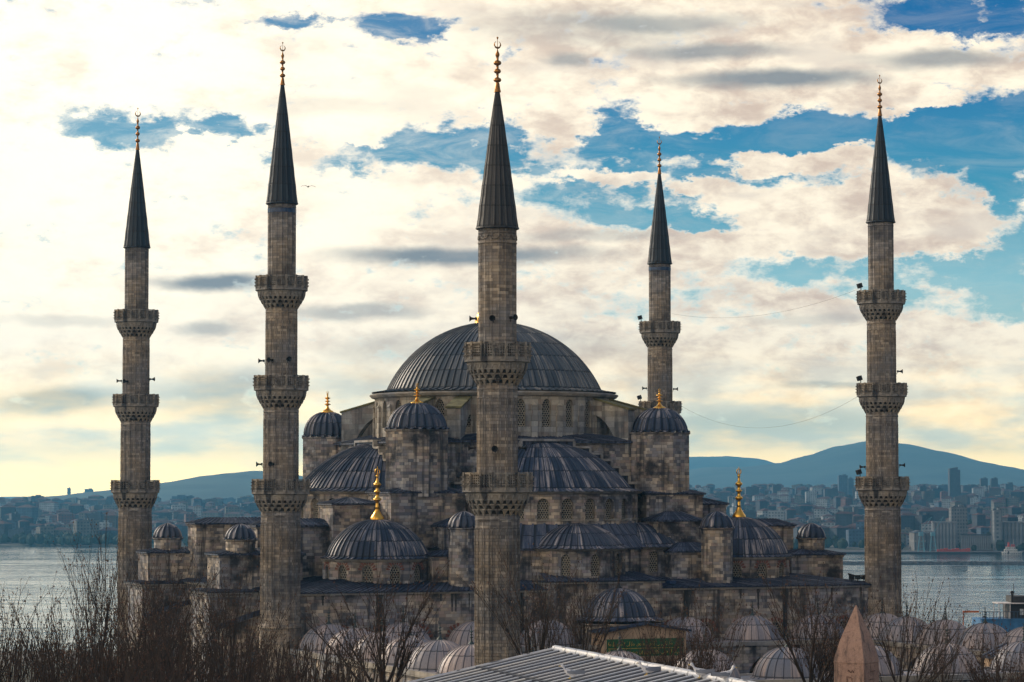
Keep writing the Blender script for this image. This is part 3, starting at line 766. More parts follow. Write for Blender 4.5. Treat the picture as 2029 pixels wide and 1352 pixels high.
rect_wall('facade_wall', bays, (U0, V0), 0.0, GZ, zw - .3, None, red=True)
rect_wall('side_wall', [(58.0, None)], (U0, V1), -PI / 2, GZ, zw - .3, None)
mb = MB(); mb.face([(U1, V0, GZ), (U1, V1, GZ), (U1, V1, zw - .3), (U1, V0, zw - .3)]); mb.face([(U1, V1, GZ), (U0, V1, GZ), (U0, V1, zw - .3), (U1, V1, zw - .3)])
P_(mb, 'rear_wall', M_['stone'])
mb = MB(); o_ = .25
mb.prism([(U0 - o_, V0 - o_), (U1 + o_, V0 - o_), (U1 + o_, V1 + o_), (U0 - o_, V1 + o_)], zw - .32, zw - .12); P_(mb, 'wall_cornice', M_['trim'])
mb = MB(); o_ = .45; I = 7.5; zi = zm(1143, 0, -25)
E = [(U0 - o_, V0 - o_), (U1 + o_, V0 - o_), (U1 + o_, V1 + o_), (U0 - o_, V1 + o_)]
T = [(U0 + I, V0 + I), (U1 - I, V0 + I), (U1 - I, V1 - I), (U0 + I, V1 - I)]
for k in range(4):
    e0, e1, t0, t1 = E[k], E[(k + 1) % 4], T[k], T[(k + 1) % 4]
    roof_patch(mb, (*e0, zw), (*e1, zw), (*t1, zi), (*t0, zi), .62, 3)
mb.prism(E, zw - .118, zw - .01); mb.face([(*p, zi - .01) for p in T])
ar = P_(mb, 'aisle_roof', M_['lead_flat'])
mb = MB(); q = at(1337, 1160, W(8.5, -27)[1]); lu = 8.9
mb.box(lu - .35, lu + .35, -28.3, -27.5, zw + .3, zw + .62); mb.build('skylight', [M_['tile']], ar)
# raised middle of the front
mb = MB(); ca, cb = -5.9, 7.1
mb.prism([(ca, -29.5), (cb, -29.5), (cb, -26), (ca, -26)], GZ, zc0 - .3, top=False); P_(mb, 'portal_block', M_['stone'])
mb = MB(); mb.prism([(ca - .2, -29.7), (cb + .2, -29.7), (cb + .2, -26), (ca - .2, -26)], zc0 - .295, zc0 - .12); P_(mb, 'portal_cornice', M_['trim'])
mb = MB(); mb.prism([(ca - .3, -29.85), (cb + .3, -29.85), (cb + .3, -26), (ca - .3, -26)], zc0 - .115, zc0 - .01)
roof_patch(mb, (ca - .3, -29.85, zc0), (cb + .3, -29.85, zc0), (cb - .8, -25, zc0 + .75), (ca + .8, -25, zc0 + .75), .62, 2); P_(mb, 'portal_roof', M_['lead_flat'])
# rain pipes and sooty black joints on the front
mb = MB()
for u in (-24.4, -8.6, 9.9, 21.6):
    mb = MB(); mb.tube([Vector((u, -29.14, zw - .35)), Vector((u, -29.14, GZ))], [.11, .11], 6); P_(mb, 'rain_pipe', M_['iron'])

# black weather streaks that run down the front beside the pipes
rn = random.Random(12); M_['streak'] = plain('black_rain_streaks', (.05, .05, .05), .95, 0, .4, 3.0)
def streak(x0, w, z1, z0, y):
    n = 9; L = []; Rr = []
    for i in range(n + 1):
        t = i / n; hw = w * (1 - .55 * t) * rn.uniform(.65, 1.2); L.append((x0 - hw, y, z1 + (z0 - z1) * t)); Rr.append((x0 + hw * rn.uniform(.7, 1.1), y, z1 + (z0 - z1) * t))
    mb = MB()
    for i in range(n): mb.face([L[i + 1], Rr[i + 1], Rr[i], L[i]])
    P_(mb, 'rain_streak', M_['streak'])
for u in (-24.1, -8.9, 10.2, 21.9): streak(u, .42, zw - .34, zw - rn.uniform(4.5, 6.5), V0 - .012)
for i in range(16): streak(rn.choice([rn.uniform(-32, -6.5), rn.uniform(7.5, 33)]), rn.uniform(.08, .22), zw - .34, zw - rn.uniform(1, 3), V0 - .008 - .0003 * i)

# side piers with stair turrets
zp = zm(1096, -36, -16)
def pier(u0, u1, v0, v1, tz, name='side_pier'):
    b = block(u0, u1, v0, v1, tz, z0=GZ, rise=.5)
    return b
pier(-37.0, -28.0, -16.0, -11.5, zm(1098, -35, -16)); turret(-34.3, -14.5, 1.55, 1069, 1042, zp - .2)
pier(-37.0, -28.0, 12.3, 16.5, zm(1094, -35, 12.3)); turret(-34.2, 14.3, 1.55, 1066, 1040, zm(1093, -35, 12.3) - .2)
pier(28.5, 35.0, -18.0, -14.0, zm(1098, 31, -18)); turret(32.4, -15.4, 1.5, 1066, 1040, zm(1096, 31, -18) - .2)
# their lower storeys and sloping stairs
for (v0, v1, pz, uo) in ((-17.2, -10.8, 1172, -38.4), (11.0, 17.3, 1155, -38.0)):
    mb = MB(); zt = zm(pz, -36, v0); mb.prism([(uo, v0), (-27, v0), (-27, v1), (uo, v1)], GZ, zt - .3, top=False)
    b = P_(mb, 'lower_pier', M_['stone'])
    mb = MB(); mb.prism([(uo - .3, v0 - .3), (-26.8, v0 - .3), (-26.8, v1 + .3), (uo - .3, v1 + .3)], zt - .295, zt - .13)
    mb.prism([(uo - .1, v0 - .1), (-26.8, v0 - .1), (-26.8, v1 + .1), (uo - .1, v1 + .1)], zt - .6, zt - .45); mb.build('ledge', [M_['trim']], b)
    mb = MB(); hip_roof(mb, uo, -27, v0, v1, zt, .35, .4, .55); mb.build('lead_roof', [M_['lead_flat']], b)
    mb = MB(); zs = zm(1185 if v0 < 0 else 1172, -33, v0); ze = zm(1240 if v0 < 0 else 1216, -39, v0 - 1)
    vv = v0 - 2.2
    prof = [(-30.0, zs), (-38.5, ze), (-38.5, ze - .5), (-30.0, zs - .5)]
    for y in (vv, vv + .6): mb.face([(p[0], y, p[1]) for p in (prof if y > vv else prof[::-1])])
    for i in range(4):
        p, q = prof[i], prof[(i + 1) % 4]; mb.face([(p[0], vv, p[1]), (q[0], vv, q[1]), (q[0], vv + .6, q[1]), (p[0], vv + .6, p[1])])
    st = P_(mb, 'sloping_coping', M_['lead_flat'])
    mb = MB(); mb.face([(-30, vv + .15, zs - .5), (-38.3, vv + .15, ze - .5), (-38.3, vv + .15, GZ), (-30, vv + .15, GZ)]); mb.box(-30, -27, vv + .1, v0 + .5, GZ, zs)
    mb.build('stair_wall', [M_['stone']], st)
# clutter on the roof edge by the right minaret: floodlights on a frame
mb = MB()
for i in range(4):
    x = 30.2 + i * .75; mb.box(x, x + .5, -28.3, -27.9, zw + .45, zw + .95); mb.tube([Vector((x + .25, -28.1, zw)), Vector((x + .25, -28.1, zw + .5))], [.05, .05], 4)
mb.tube([Vector((30, -28.1, zw + 1.1)), Vector((33.2, -28.1, zw + .25))], [.09, .09], 5)
P_(mb, 'floodlights', M_['iron'])

# ------------------------------------------------------------------ minarets
def zrel(py, Y): return zat(py, Y) - CAMZ
def polygon_shaft(mb, r0, r1, z0, z1, n=16, rib=.05):
    K = 4; V = []; fs = []; us = []
    for (r, z) in ((r0, z0), (r1, z1)):
        for j in range(n * K):
            a = 2 * PI * (j + (0.0)) / (n * K); q = j % K
            rr = r * (math.cos(PI / n) / math.cos((a % (2 * PI / n)) - PI / n)) + (rib if q == 0 else 0)
            V.append((rr * math.cos(a), rr * math.sin(a), z))
    m = n * K
    for j in range(m):
        fs.append((j, (j + 1) % m, m + (j + 1) % m, m + j)); w = 2 * PI * r0 / m
        us.append([(j * w, z0), ((j + 1) * w, z0), ((j + 1) * w, z1), (j * w, z1)])
    mb.add(V, fs, us)
def balcony_meshes(rp, rs, hp, hc, n=16):
    """parapet of pierced slabs over a stalactite corbel; z=0 is the parapet top"""
    pm = MB(); hw = rp * math.tan(PI / n)
    cell = 2 * hw * .8 / 4
    for k in range(n):
        a = 2 * PI * k / n; Mx = Matrix.Rotation(a, 4, 'Z') @ Matrix.Translation((rp * math.cos(0) * math.cos(PI / n) ** 0, 0, 0))
        for (y0, y1, z0, z1) in ((-hw, hw, -.13, 0), (-hw, hw, -hp, -hp + .2)): pm.box(-.10, .06, y0, y1, z0, z1, 0, Mx)
        pm.box(-.12, .13, -hw - .09, -hw + .09, -hp, .04, 0, Mx)
        for zz in (.25, .5, .75): pm.box(.12, .24, -hw - .06, -hw + .06, -hp * zz - .05, -hp * zz + .05, 0, Mx)
        # pierced slab: square holes with octagonal rims
        W_ = 2 * hw - .22; H_ = hp - .36; nx, nz = 4, max(3, int(round(H_ / (W_ / 4)))); cw, ch = W_ / nx, H_ / nz
        for i in range(nx):
            for j in range(nz):
                yc = -W_ / 2 + cw * (i + .5); zc = -hp + .21 + ch * (j + .5)
                O_ = [(-cw / 2, -ch / 2), (cw / 2, -ch / 2), (cw / 2, ch / 2), (-cw / 2, ch / 2)]
                hr = .36
                I_ = [(-cw * hr, -ch * hr), (cw * hr, -ch * hr), (cw * hr, ch * hr), (-cw * hr, ch * hr)]
                pts = [Mx @ Vector((0, yc + p[0], zc + p[1])) for p in O_] + [Mx @ Vector((0, yc + p[0], zc + p[1])) for p in I_] + [Mx @ Vector((-.24, yc + p[0], zc + p[1])) for p in I_]
                pm.add(pts, [(q, (q + 1) % 4, 4 + (q + 1) % 4, 4 + q) for q in range(4)] + [(4 + q, 4 + (q + 1) % 4, 8 + (q + 1) % 4, 8 + q) for q in range(4)])
    cm = MB(); tiers = 4
    cm.lathe([(rs, -hp), (rp + .12, -hp), (rp + .16, -hp - .16), (rp - .02, -hp - .24), (rp - .06, -hp - .30)], 48)
    cm.lathe([(rp - .06, -hp - .02), (rs, -hp - .015)], 32)
    z = -hp - .30; r = rp - .06; hh = (hc - .30) / tiers
    for t in range(tiers):
        r2 = rs + (rp - rs) * (1 - (t + 1) / tiers) ** .85 + .06; m = 28 if t < 2 else 20
        cm.lathe([(r, z), (r, z - hh * .28), (r2 + .05, z - hh * .34)], 32); cm.lathe([(r2 + .05, z - hh * .34), (r2, z - hh * .98), (r2, z - hh)], 32, mi=1 if t >= 1 else 0)  # lower tiers: dark core paints the shade of the gaps between teeth
        for k in range(m):
            a = 2 * PI * (k + .5 * (t % 2)) / m; Mx = Matrix.Rotation(a, 4, 'Z'); wq = PI * r / m * (.62 if t < 2 else .58)
            # hanging stalactite: wide on top, pointed below
            P = [(r - .01, -wq, z - hh * .3), (r - .01, wq, z - hh * .3), (r2 - .05, wq, z - hh * .3), (r2 - .05, -wq, z - hh * .3),
                 (r2 + (r - r2) * .35, -wq * .25, z - hh * 1.12), (r2 + (r - r2) * .35, wq * .25, z - hh * 1.12), (r2 - .05, wq * .5, z - hh * 1.12), (r2 - .05, -wq * .5, z - hh * 1.12)]
            cm.add([Mx @ Vector(p) for p in P], [(0, 1, 5, 4), (1, 2, 6, 5), (3, 0, 4, 7), (4, 5, 6, 7)])
            if t == tiers - 1:
                cm.add([Mx @ Vector(p) for p in ((r2 + .12, -.07, z - hh * .9), (r2 + .12, .07, z - hh * .9), (r2, .07, z - hh * .9), (r2, -.07, z - hh * .9), (r2 + .02, 0, z - hh * 1.5))], [(0, 1, 4), (1, 2, 4), (3, 0, 4)])
        r = r2; z -= hh
    return pm.mesh('parapet', [M_['carved']]), cm.mesh('corbel', [M_['carved'], M_['gap_shade']])
def crown_panels(mb, r0, r1, z0, z1, n=16):
    """carved panel frame with scalloped head on every face of the shaft"""
    for k in range(n):
        a = 2 * PI * (k + .5) / n; Mx = Matrix.Rotation(a, 4, 'Z'); w = PI * r0 / n * .72
        for y in (-w, w): mb.box(r0 - .06, r0 + .05, y - .035, y + .035, z0, z1, 0, Mx)
        mb.tube([Mx @ Vector((r1 - .0, y, z1 + (w * .8) * math.sqrt(max(0, 1 - (y / w) ** 2)))) for y in (-w, -w * .6, 0, w * .6, w)], [.05] * 5, 4)
def speaker_mesh():
    mb = MB(); mb.lathe([(.10, 0), (.12, .25), (.16, .42), (.30, .62), (.36, .66)], 12, smooth=True); mb.lathe([(.02, .3), (.34, .62)], 12); mb.box(-.16, .16, -.16, .16, -.22, .02)
    mb.tube([Vector((0, 0, -.1)), Vector((0, 0, -.1)) + Vector((-.45, 0, -.15))], [.04, .04], 4)
    mb.v = [(p[2], p[1], p[0]) for p in mb.v]
    return mb.mesh('loudspeaker', [M_['iron']])
spk = speaker_mesh()
def lamp_mesh():
    mb = MB(); mb.box(-.25, .25, -.2, .2, .25, .75, 0, Matrix.Rotation(R(18), 4, 'Y')); mb.tube([Vector((0, 0, -.1)), Vector((0, 0, .3))], [.05, .05], 4)
    return mb.mesh('floodlight', [M_['iron']])
flood = lamp_mesh()

def minaret(u, v, wx, Y, pys, label, near=False, band=False, spks=(), floods=()):
    """pys: cone top, cone base, balcony tops (3 or 2), shaft foot"""
    zz = [zat(p, Y) - GZ for p in pys['b']]; zct = zat(pys['ct'], Y) - GZ; zcb = zat(pys['cb'], Y) - GZ; ztip = zat(pys['tip'], Y) - GZ
    X = (wx - CX) / F * Y * 1.0
    root = empty('minaret', (X, Y, GZ), TH + R(pys.get('rot', 5)), label, 'minaret', 'minarets round the mosque')
    stone = M_['stone_min']
    k = pys['k']         # shaft radii, top to bottom
    # spire
    mb = MB(); n = 20 if near else 16; nr = 7; r0 = k[0] + .13
    prof = []
    V = []; fs = []; us = []; tot = n * 4
    for i in range(nr * 2 + 1):
        t = i / (nr * 2); r = (r0) * (1 - t) ** .93 + .10 * t; z = zcb + (zct - zcb) * t + .02
        st = .03 if i % 2 == 0 else 0
        for j in range(tot):
            a = 2 * PI * j / tot; q = j % 4; rr = r + (.055 * (1 - t) + .012 if q in (0,) else 0) - (.0 if q else 0) + st * (1 - t)
            V.append((rr * math.cos(a), rr * math.sin(a), z))
    for i in range(nr * 2):
        for j in range(tot):
            j2 = (j + 1) % tot; fs.append((i * tot + j, i * tot + j2, (i + 1) * tot + j2, (i + 1) * tot + j))
            ua = (j // 4) + (j % 4) / 4; us.append([(ua, i / 2), (ua + .2499, i / 2), (ua + .2499, i / 2 + .4999), (ua, i / 2 + .4999)])
    mb.add(V, fs, us)
    mb.lathe([(r0 + .05, zcb - .14), (r0 + .14, zcb - .08), (r0 + .12, zcb + .03), (r0 - .02, zcb + .06)], 32)
    link('spire', mb.mesh('spire', [M_['lead_spire_near' if near else 'lead_spire']]), root)
    link('finial', bar_finial_mesh(ztip - zct + .5, .33 if near else .29, M_['bronze']), root, (0, 0, zct - .45))
    # shaft
    mb = MB(); hp, hc = pys['hp'], pys['hc']; zs = [zcb] + zz; rr = k
    for i in range(len(zz) + 1):
        top = zs[i] - .1 if i == 0 else zs[i] - hp
        bot = (zs[i + 1] - hp) if i < len(zz) else 0.0
        polygon_shaft(mb, rr[i] + (.03 if i else .0), rr[i], bot, top, 16)
        if i > 0:
            zt = zs[i] - hp - hc - 1.3
            if i < len(zz): crown_panels(mb, rr[i], rr[i], bot + .6, zt)
            else: crown_panels(mb, rr[i] + .02, rr[i], pys['foot'] + .8 if 'foot' in pys else bot, zt)
            mb.lathe([(rr[i], zt + .75), (rr[i] + .07, zt + .8), (rr[i] + .07, zt + .9), (rr[i], zt + .95)], 32)
    mb.lathe([(rr[0], zcb - .55), (rr[0] + .06, zcb - .5), (rr[0] + .06, zcb - .42), (rr[0], zcb - .36)], 32)
    if near:
        mb.lathe([(rr[0], zcb - 1.35), (rr[0] + .09, zcb - 1.3), (rr[0] + .09, zcb - 1.2), (rr[0], zcb - 1.15)], 32)
        for q in range(10):
            a0 = 2 * PI * q / 10; pts = []
            for s_ in range(7):
                t = s_ / 6; a = a0 + t * 2 * PI / 10; pts.append(Vector(((rr[0] + .05) * math.cos(a), (rr[0] + .05) * math.sin(a), zcb - .62 - .34 * math.sin(PI * t))))
            mb.tube(pts, [.04, .06, .08, .09, .08, .06, .04], 4)
    foot = pys.get('foot')
    if foot:
        r_ = rr[-1]
        mb.lathe([(r_ + .18, 0), (r_ + .18, foot - .4), (r_ + .30, foot - .25), (r_ + .30, foot - .1), (r_ + .02, foot + .15)], 16)
    link('shaft', mb.mesh('shaft', [stone]), root)
    if band:
        mb = MB()
        for q in range(20):
            a = 2 * PI * q / 20; mb.box(rr[0] - .05, rr[0] + .045, -.27, .27, zcb - .98, zcb - .42 - .14, 0, Matrix.Rotation(a, 4, 'Z'))
        link('tile_band', mb.mesh('tile_band', [M_['tile']]), root)
    for i, z in enumerate(zz):
        b = empty_part('balcony', root, (0, 0, z))
        pm, cm = balcony_meshes(pys['rp'][i], rr[i + 1], hp, hc)
        # the corbel carries the parapet: one part, one sub-part
        b.data = cm; link('parapet', pm, b)
    Minv = root.matrix_basis.inverted()
    for (az, z) in spks:       # az: direction in the world
        a = R(az) - root.rotation_euler.z; i = 0
        while i < len(zz) and z < zz[i]: i += 1
        rq = rr[min(i, len(rr) - 1)]
        link('loudspeaker', spk, root, M=Matrix.Rotation(a, 4, 'Z') @ Matrix.Translation((rq + .28, 0, z)) @ Matrix.Scale(.72, 4))
    for (az, i) in floods:
        a = R(az) - root.rotation_euler.z
        link('floodlight', flood, root, M=Matrix.Rotation(a, 4, 'Z') @ Matrix.Translation((pys['rp'][i], 0, zz[i] + .05)))
    return root, zz
def empty_part(name, parent, loc):
    me = bpy.data.meshes.new(name); o = bpy.data.objects.new(name, me); C.objects.link(o); o.parent = parent; o.location = loc; return o

k3 = [1.36, 1.53, 1.70, 1.90]; rp3 = [2.45, 2.55, 2.70]
base = dict(k=k3, rp=rp3, hp=1.28, hc=1.85)
hh = 24.0     # floor of the stage between balconies, for the loudspeakers
def dd(**kw): d = dict(base); d.update(kw); return d
minaret(0, 0, 269, 333.0, dd(tip=215, ct=290, cb=490, b=[615, 782, 952]), 'leftmost minaret, three balconies and a dark lead spire, standing against the water',
        spks=[(-10, 36.6), (190, 36.4), (-120, 36.3)], floods=[])
minaret(0, 0, 557, 279.0, dd(tip=85, ct=160, cb=403, b=[548, 745, 950], foot=zat(1238, 279) - GZ, rp=[2.46, 2.58, 2.74]), 'second minaret from the left, with blue tiles under its dark spire',
        band=True, spks=[(180, 36.4), (-118, 36.4), (-65, 36.5), (180, 26.1), (-110, 26.1)])
minaret(0, 0, 1747.5, 305.0, dd(tip=150, ct=222, cb=440, b=[577, 760, 945]), 'rightmost minaret, rising against the strait with floodlights on its balconies',
        spks=[(-5, 36.4), (-5, 26.2), (180, 26.0)], floods=[(200, 0), (200, 1), (200, 2)])
minaret(0, 0, 1308, 358.0, dd(tip=272, ct=338, cb=522, b=[638, 796, 955]), 'farthest minaret, rising behind the right-hand gilded tower dome, tiled under its spire',
        band=True, spks=[(0, 36.3), (180, 36.4)], floods=[(190, 0), (190, 1)])
minaret(0, 0, 985.5, 225.0, dict(k=[1.50, 1.58, 1.74], rp=[2.52, 2.66], hp=1.38, hc=1.9, tip=75, ct=172, cb=452, b=[680, 937]), 'nearest and widest minaret in the middle, two balconies and a weathered ribbed spire',
        near=True, spks=[(-100, 37.3), (-50, 37.4), (180, 37.4), (-95, 26.9), (180, 27.0), (0, 27.0)])

# cables strung between the two right-hand minarets
for (a, b, sag, lab) in (((1332, 622, 358), (1706, 571, 305), 1.6, 'thin slack cable from the farthest minaret up to the top balcony of the rightmost one'),
                    ((1350, 805, 358), (1706, 782, 305), 3.2, 'thin slack cable sagging between the middle balconies of the two right-hand minarets')):
    p, q = at(*a), at(*b); mb = MB()
    mb.tube([p.lerp(q, t / 20) - Vector((0, 0, sag * 4 * (t / 20) * (1 - t / 20))) for t in range(21)], [.012] * 21, 4)
    tag(mb.build('cable', [M_['iron']]), lab, 'cable')
#CUT2

# ------------------------------------------------------------------ courtyard arcade with its rows of domes
CU, CV = 0.0, -58.0
cw_ = W(CU, CV)
court = empty('courtyard_arcade', (cw_[0], cw_[1], GZ), TH, 'low stone courtyard arcade roofed with rows of pale lead domes in front of the mosque', 'arcade')
def cb(mb, name, mats, parent=None):
    o = mb.build(name, mats, parent or court)
    if parent is None: o.location = (-CU, -CV, -GZ)
    return o
ZE = 3.75
def small_dome_mesh(r=3.1, h=2.6, nrib=24, fin=1.5):
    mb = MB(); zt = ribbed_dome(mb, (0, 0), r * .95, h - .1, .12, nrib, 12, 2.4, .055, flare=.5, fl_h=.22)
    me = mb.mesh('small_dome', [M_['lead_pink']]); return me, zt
cdm, czt = small_dome_mesh()
cfin = finial_mesh('finial', 1.75, .30, plain('weathered_copper', (.05, .07, .07), .6, .5))
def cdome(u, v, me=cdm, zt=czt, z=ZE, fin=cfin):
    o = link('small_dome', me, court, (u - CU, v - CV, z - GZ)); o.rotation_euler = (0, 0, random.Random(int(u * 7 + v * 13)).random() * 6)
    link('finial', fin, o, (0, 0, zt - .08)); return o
US = [.6 + 7.8 * k for k in range(-4, 5)]
for u in US:
    if abs(u - .6) > 1: cdome(u, -32.3)
VS = [-40.2 - 7.6 * k for k in range(0, 6)]
for v in VS:
    cdome(US[0], v); cdome(US[-1] - 1.6, v)
for u in US: cdome(u, -84.2)
mb = MB(); zt2 = ribbed_dome(mb, (0, 0), 3.75, 2.9, .3, 30, 12, 3, .06, flare=.9, fl_h=.35)
cdome(.8, -32.3, mb.mesh('small_dome', [M_['lead']]), zt2, zm(1232, 0, -32) + .25, finial_mesh('finial', 2.3, .34, M_['iron']))
mb = MB(); mb.lathe([(4.5, ZE - .5), (4.5, zm(1232, 0, -32) - .15)], 8, c=(.8, -32.3), rot=PI / 8); mb.lathe([(4.5, zm(1232, 0, -32) - .3), (4.75, zm(1232, 0, -32) - .15), (4.7, zm(1232, 0, -32) - .08)], 8, c=(.8, -32.3), rot=PI / 8)
cb(mb, 'dome_base', M_['stone'])
# lead terraces between the domes, walls and eaves
rects = [(-34, 34.5, -36.2, -28.9), (-34, -26.4, -88, -36.2), (27.2, 34.5, -88, -36.2), (-26.4, 27.2, -88, -80.3)]
mb = MB()
for a, b, c_, d in rects:
    nx = max(1, int((b - a) / 3.9)); 
    mb.face([(a, c_, ZE), (b, c_, ZE), (b, d, ZE), (a, d, ZE)], [(0, 0), ((b - a) / .6, 0), ((b - a) / .6, (d - c_) / 2), (0, (d - c_) / 2)])
cb(mb, 'terrace_roof', M_['lead_pink'])
mb = MB()
def ring(x0, x1, y0, y1, z0, z1, t):
    mb.box(x0, x1, y0, y0 + t, z0, z1); mb.box(x0, x1, y1 - t, y1, z0, z1); mb.box(x0, x0 + t, y0 + t, y1 - t, z0, z1); mb.box(x1 - t, x1, y0 + t, y1 - t, z0, z1)
ring(-34.3, 34.8, -88.3, -28.7, ZE - .32, ZE + .16, .5)
ring(-26.7, 27.5, -80.6, -35.9, ZE - .3, ZE + .14, .5)
cb(mb, 'eaves', M_['trim'])
# outer walls: with two rows of barred windows; inner walls: arches
def cwall(bays, p0, hd, z0, z1, mat='stone', red=False, depth=.6):
    mb = MB(); s = 0; wins = []; cx, sx = math.cos(hd), math.sin(hd)
    for wd, wn in bays:
        bx, by = p0[0] + cx * s, p0[1] + sx * s
        bay(mb, wd, z0, z1, wn, lambda a, z_, d_, bx=bx, by=by: (bx + cx * a - sx * d_, by + sx * a + cx * d_, z_), depth, s0=s)
        if wn: wins.append((bx + cx * wd / 2, by + sx * wd / 2, wn))
        s += wd
    o = cb(mb, 'arcade_wall', M_[mat])
    return o, wins
o, wins = cwall([(3.93, (1.5, .3, 2.3, True))] * 15, (-34, -29), -PI / 2, GZ, ZE - .32)
for x, y, wn in wins: place_window(o, (x, y, wn[1]), -PI / 2, window_mesh(1.5, 2.3, True, .6, .36))
o, wins = cwall([(4.03, (1.5, .3, 2.3, True))] * 17, (-34, -88), 0, GZ, ZE - .32)
for x, y, wn in wins: place_window(o, (x, y, wn[1]), 0, window_mesh(1.5, 2.3, True, .6, .36))
cwall([(7.7, (5.2, GZ, 6.6, True))] * 7, (-26.4, -36.2), 0, GZ, ZE - .31, depth=1.0)
cwall([(7.35, (5.2, GZ, 6.6, True))] * 6, (27.2, -36.2), -PI / 2, GZ, ZE - .31, depth=1.0)
mb = MB(); mb.face([(34.5, -88, GZ), (34.5, -29, GZ), (34.5, -29, ZE - .32), (34.5, -88, ZE - .32)])
mb.face([(27.2, -80.3, GZ), (-26.4, -80.3, GZ), (-26.4, -80.3, ZE - .31), (27.2, -80.3, ZE - .31)]); mb.face([(-26.4, -80.3, GZ), (-26.4, -36.2, GZ), (-26.4, -36.2, ZE - .31), (-26.4, -80.3, ZE - .31)])
cb(mb, 'arcade_wall', M_['stone'])
# gable over the main door with its gilt inscription on green
def gable(uc, v, wd, zb, ze, zp, panel=True):
    mb = MB(); h = wd / 2
    prof = [(uc - h, zb), (uc + h, zb), (uc + h, ze), (uc, zp), (uc - h, ze)]
    mb.face([(p[0], v, p[1]) for p in prof])
    for i in range(5):
        p, q = prof[i], prof[(i + 1) % 5]; mb.face([(p[0], v, p[1]), (p[0], v + 3.0, p[1]), (q[0], v + 3.0, q[1]), (q[0], v, q[1])])
    g = cb(mb, 'portal_gable', M_['tan'])
    mb = MB()
    for s in (-1, 1):
        a = Vector((uc, v - .35, zp + .16)); b = Vector((uc + s * (h + .45), v - .35, ze + .02)); d = Vector((0, 3.4, 0))
        roof_patch(mb, b, b + d, a + d, a, .6, 1); mb.face([a, b, b - Vector((0, 0, .16)), a - Vector((0, 0, .16))]); mb.face([b, b + d, b + d - Vector((0, 0, .16)), b - Vector((0, 0, .16))])
    mb.build('gable_roof', [M_['lead_flat']], g)
    if panel:
        mb = MB(); mb.box(uc - h + .35, uc + h - .35, v - .07, v - .002, ze - 2.5, ze - .75); p = mb.build('inscription_panel', [M_['green']], g)
        mb = MB(); rn = random.Random(4); x0 = uc - h + .5; z0 = ze - 2.45
        mb.box(x0, uc + h - .5, v - .095, v - .072, z0 + .72, z0 + .77); 
        for row in (0, 1):
            zb_ = z0 + .12 + row * .80; x = x0
            while x < uc + h - .8:
                k = rn.random(); w_ = .12 + .3 * rn.random(); y = v - .09
                if k < .45:
                    hgt = .35 + .15 * rn.random(); mb.tube([Vector((x, y, zb_ + .05)), Vector((x + .03, y, zb_ + hgt)), Vector((x + .1, y, zb_ + hgt + .04))], [.028, .022, .01], 4)
                    w_ *= .5
                elif k < .8: mb.tube([Vector((x + w_ * t, y, zb_ + .18 - .16 * math.sin(PI * t))) for t in (0, .2, .4, .6, .8, 1)], [.01, .025, .03, .03, .025, .01], 4)
                else: mb.tube([Vector((x + .09 * math.cos(t), y, zb_ + .2 + .09 * math.sin(t))) for t in [i * PI / 4 for i in range(9)]], [.022] * 9, 4)
                if rn.random() < .4: mb.box(x + .05, x + .09, y - .01, y + .01, zb_ + .48, zb_ + .52)
                x += w_ + .05
        mb.build('gilt_script', [M_['giltpaint']], p)
gable(1.3, -37.6, 9.2, ZE - 1.6, zm(1251, 1, -37.6), zm(1238, 1, -37.6))
gable(18.5, -60.3 - 20, 4.2, ZE - 1.6, ZE + .9, ZE + 1.9, False)

# ------------------------------------------------------------------ ground, sea, far shore
def shoreY(X, Y):
    t = min(1.3, max(-.3, (X / max(Y, 1) * F + CX) / IW)); return 2650 - 280 * t
def smooth(a, b, x): t = min(1, max(0, (x - a) / (b - a))); return t * t * (3 - 2 * t)
def ground(X, Y):
    ys = shoreY(X, Y)
    if Y < ys: return GZ - 38.5 * smooth(372, 900, Y)
    side = smooth(-300, 400, X)
    d = Y - ys
    z = -42.5 + 6.9 * smooth(0, 14, d)
    z += min(d, 2600) * .0100 * side + (min(d, 1350) * .0088 - max(0, min(d, 3000) - 1350) * .012) * (1 - side) + 3 * mnoise.noise(Vector((X / 500, Y / 500, 0))) * smooth(0, 400, d)
    return z
mb = MB()
ys_ = [-300, -100, 0, 60, 120, 200, 300, 370, 420, 480, 540, 600, 660, 720, 800, 900, 1200, 1700, 2200] + [2280 + 10 * i for i in range(46)] + [2760 + 80 * i for i in range(40)] + [6200, 7000, 8500, 10000, 12000, 14000, 15500]
xs_ = [-1.0 + 2.0 * i / 90 for i in range(91)]
V = []
for Y in ys_:
    for q in xs_:
        X = q * max(Y, 700) * (1.0 if Y < 4000 else 1.0); V.append((X, Y, ground(X, Y)))
nx = len(xs_); fs = [(j * nx + i, j * nx + i + 1, (j + 1) * nx + i + 1, (j + 1) * nx + i) for j in range(len(ys_) - 1) for i in range(nx - 1)]
mb.add(V, fs, None, 0, True)
m, N, b = newmat('earth_and_paving'); tc = N.node('ShaderNodeTexCoord')
n1 = N.noise(tc.outputs['Object'], .02, 6); n2 = N.noise(tc.outputs['Object'], .4, 5)
N.put(b.inputs['Base Color'], N.mix(N.rng(n1, .4, .6), N.mix(n2, (.035, .045, .025), (.07, .065, .045)), N.mix(n2, (.07, .065, .06), (.13, .12, .105)))); b.inputs['Roughness'].default_value = .95
tag(mb.build('ground', [m]), kind='structure')

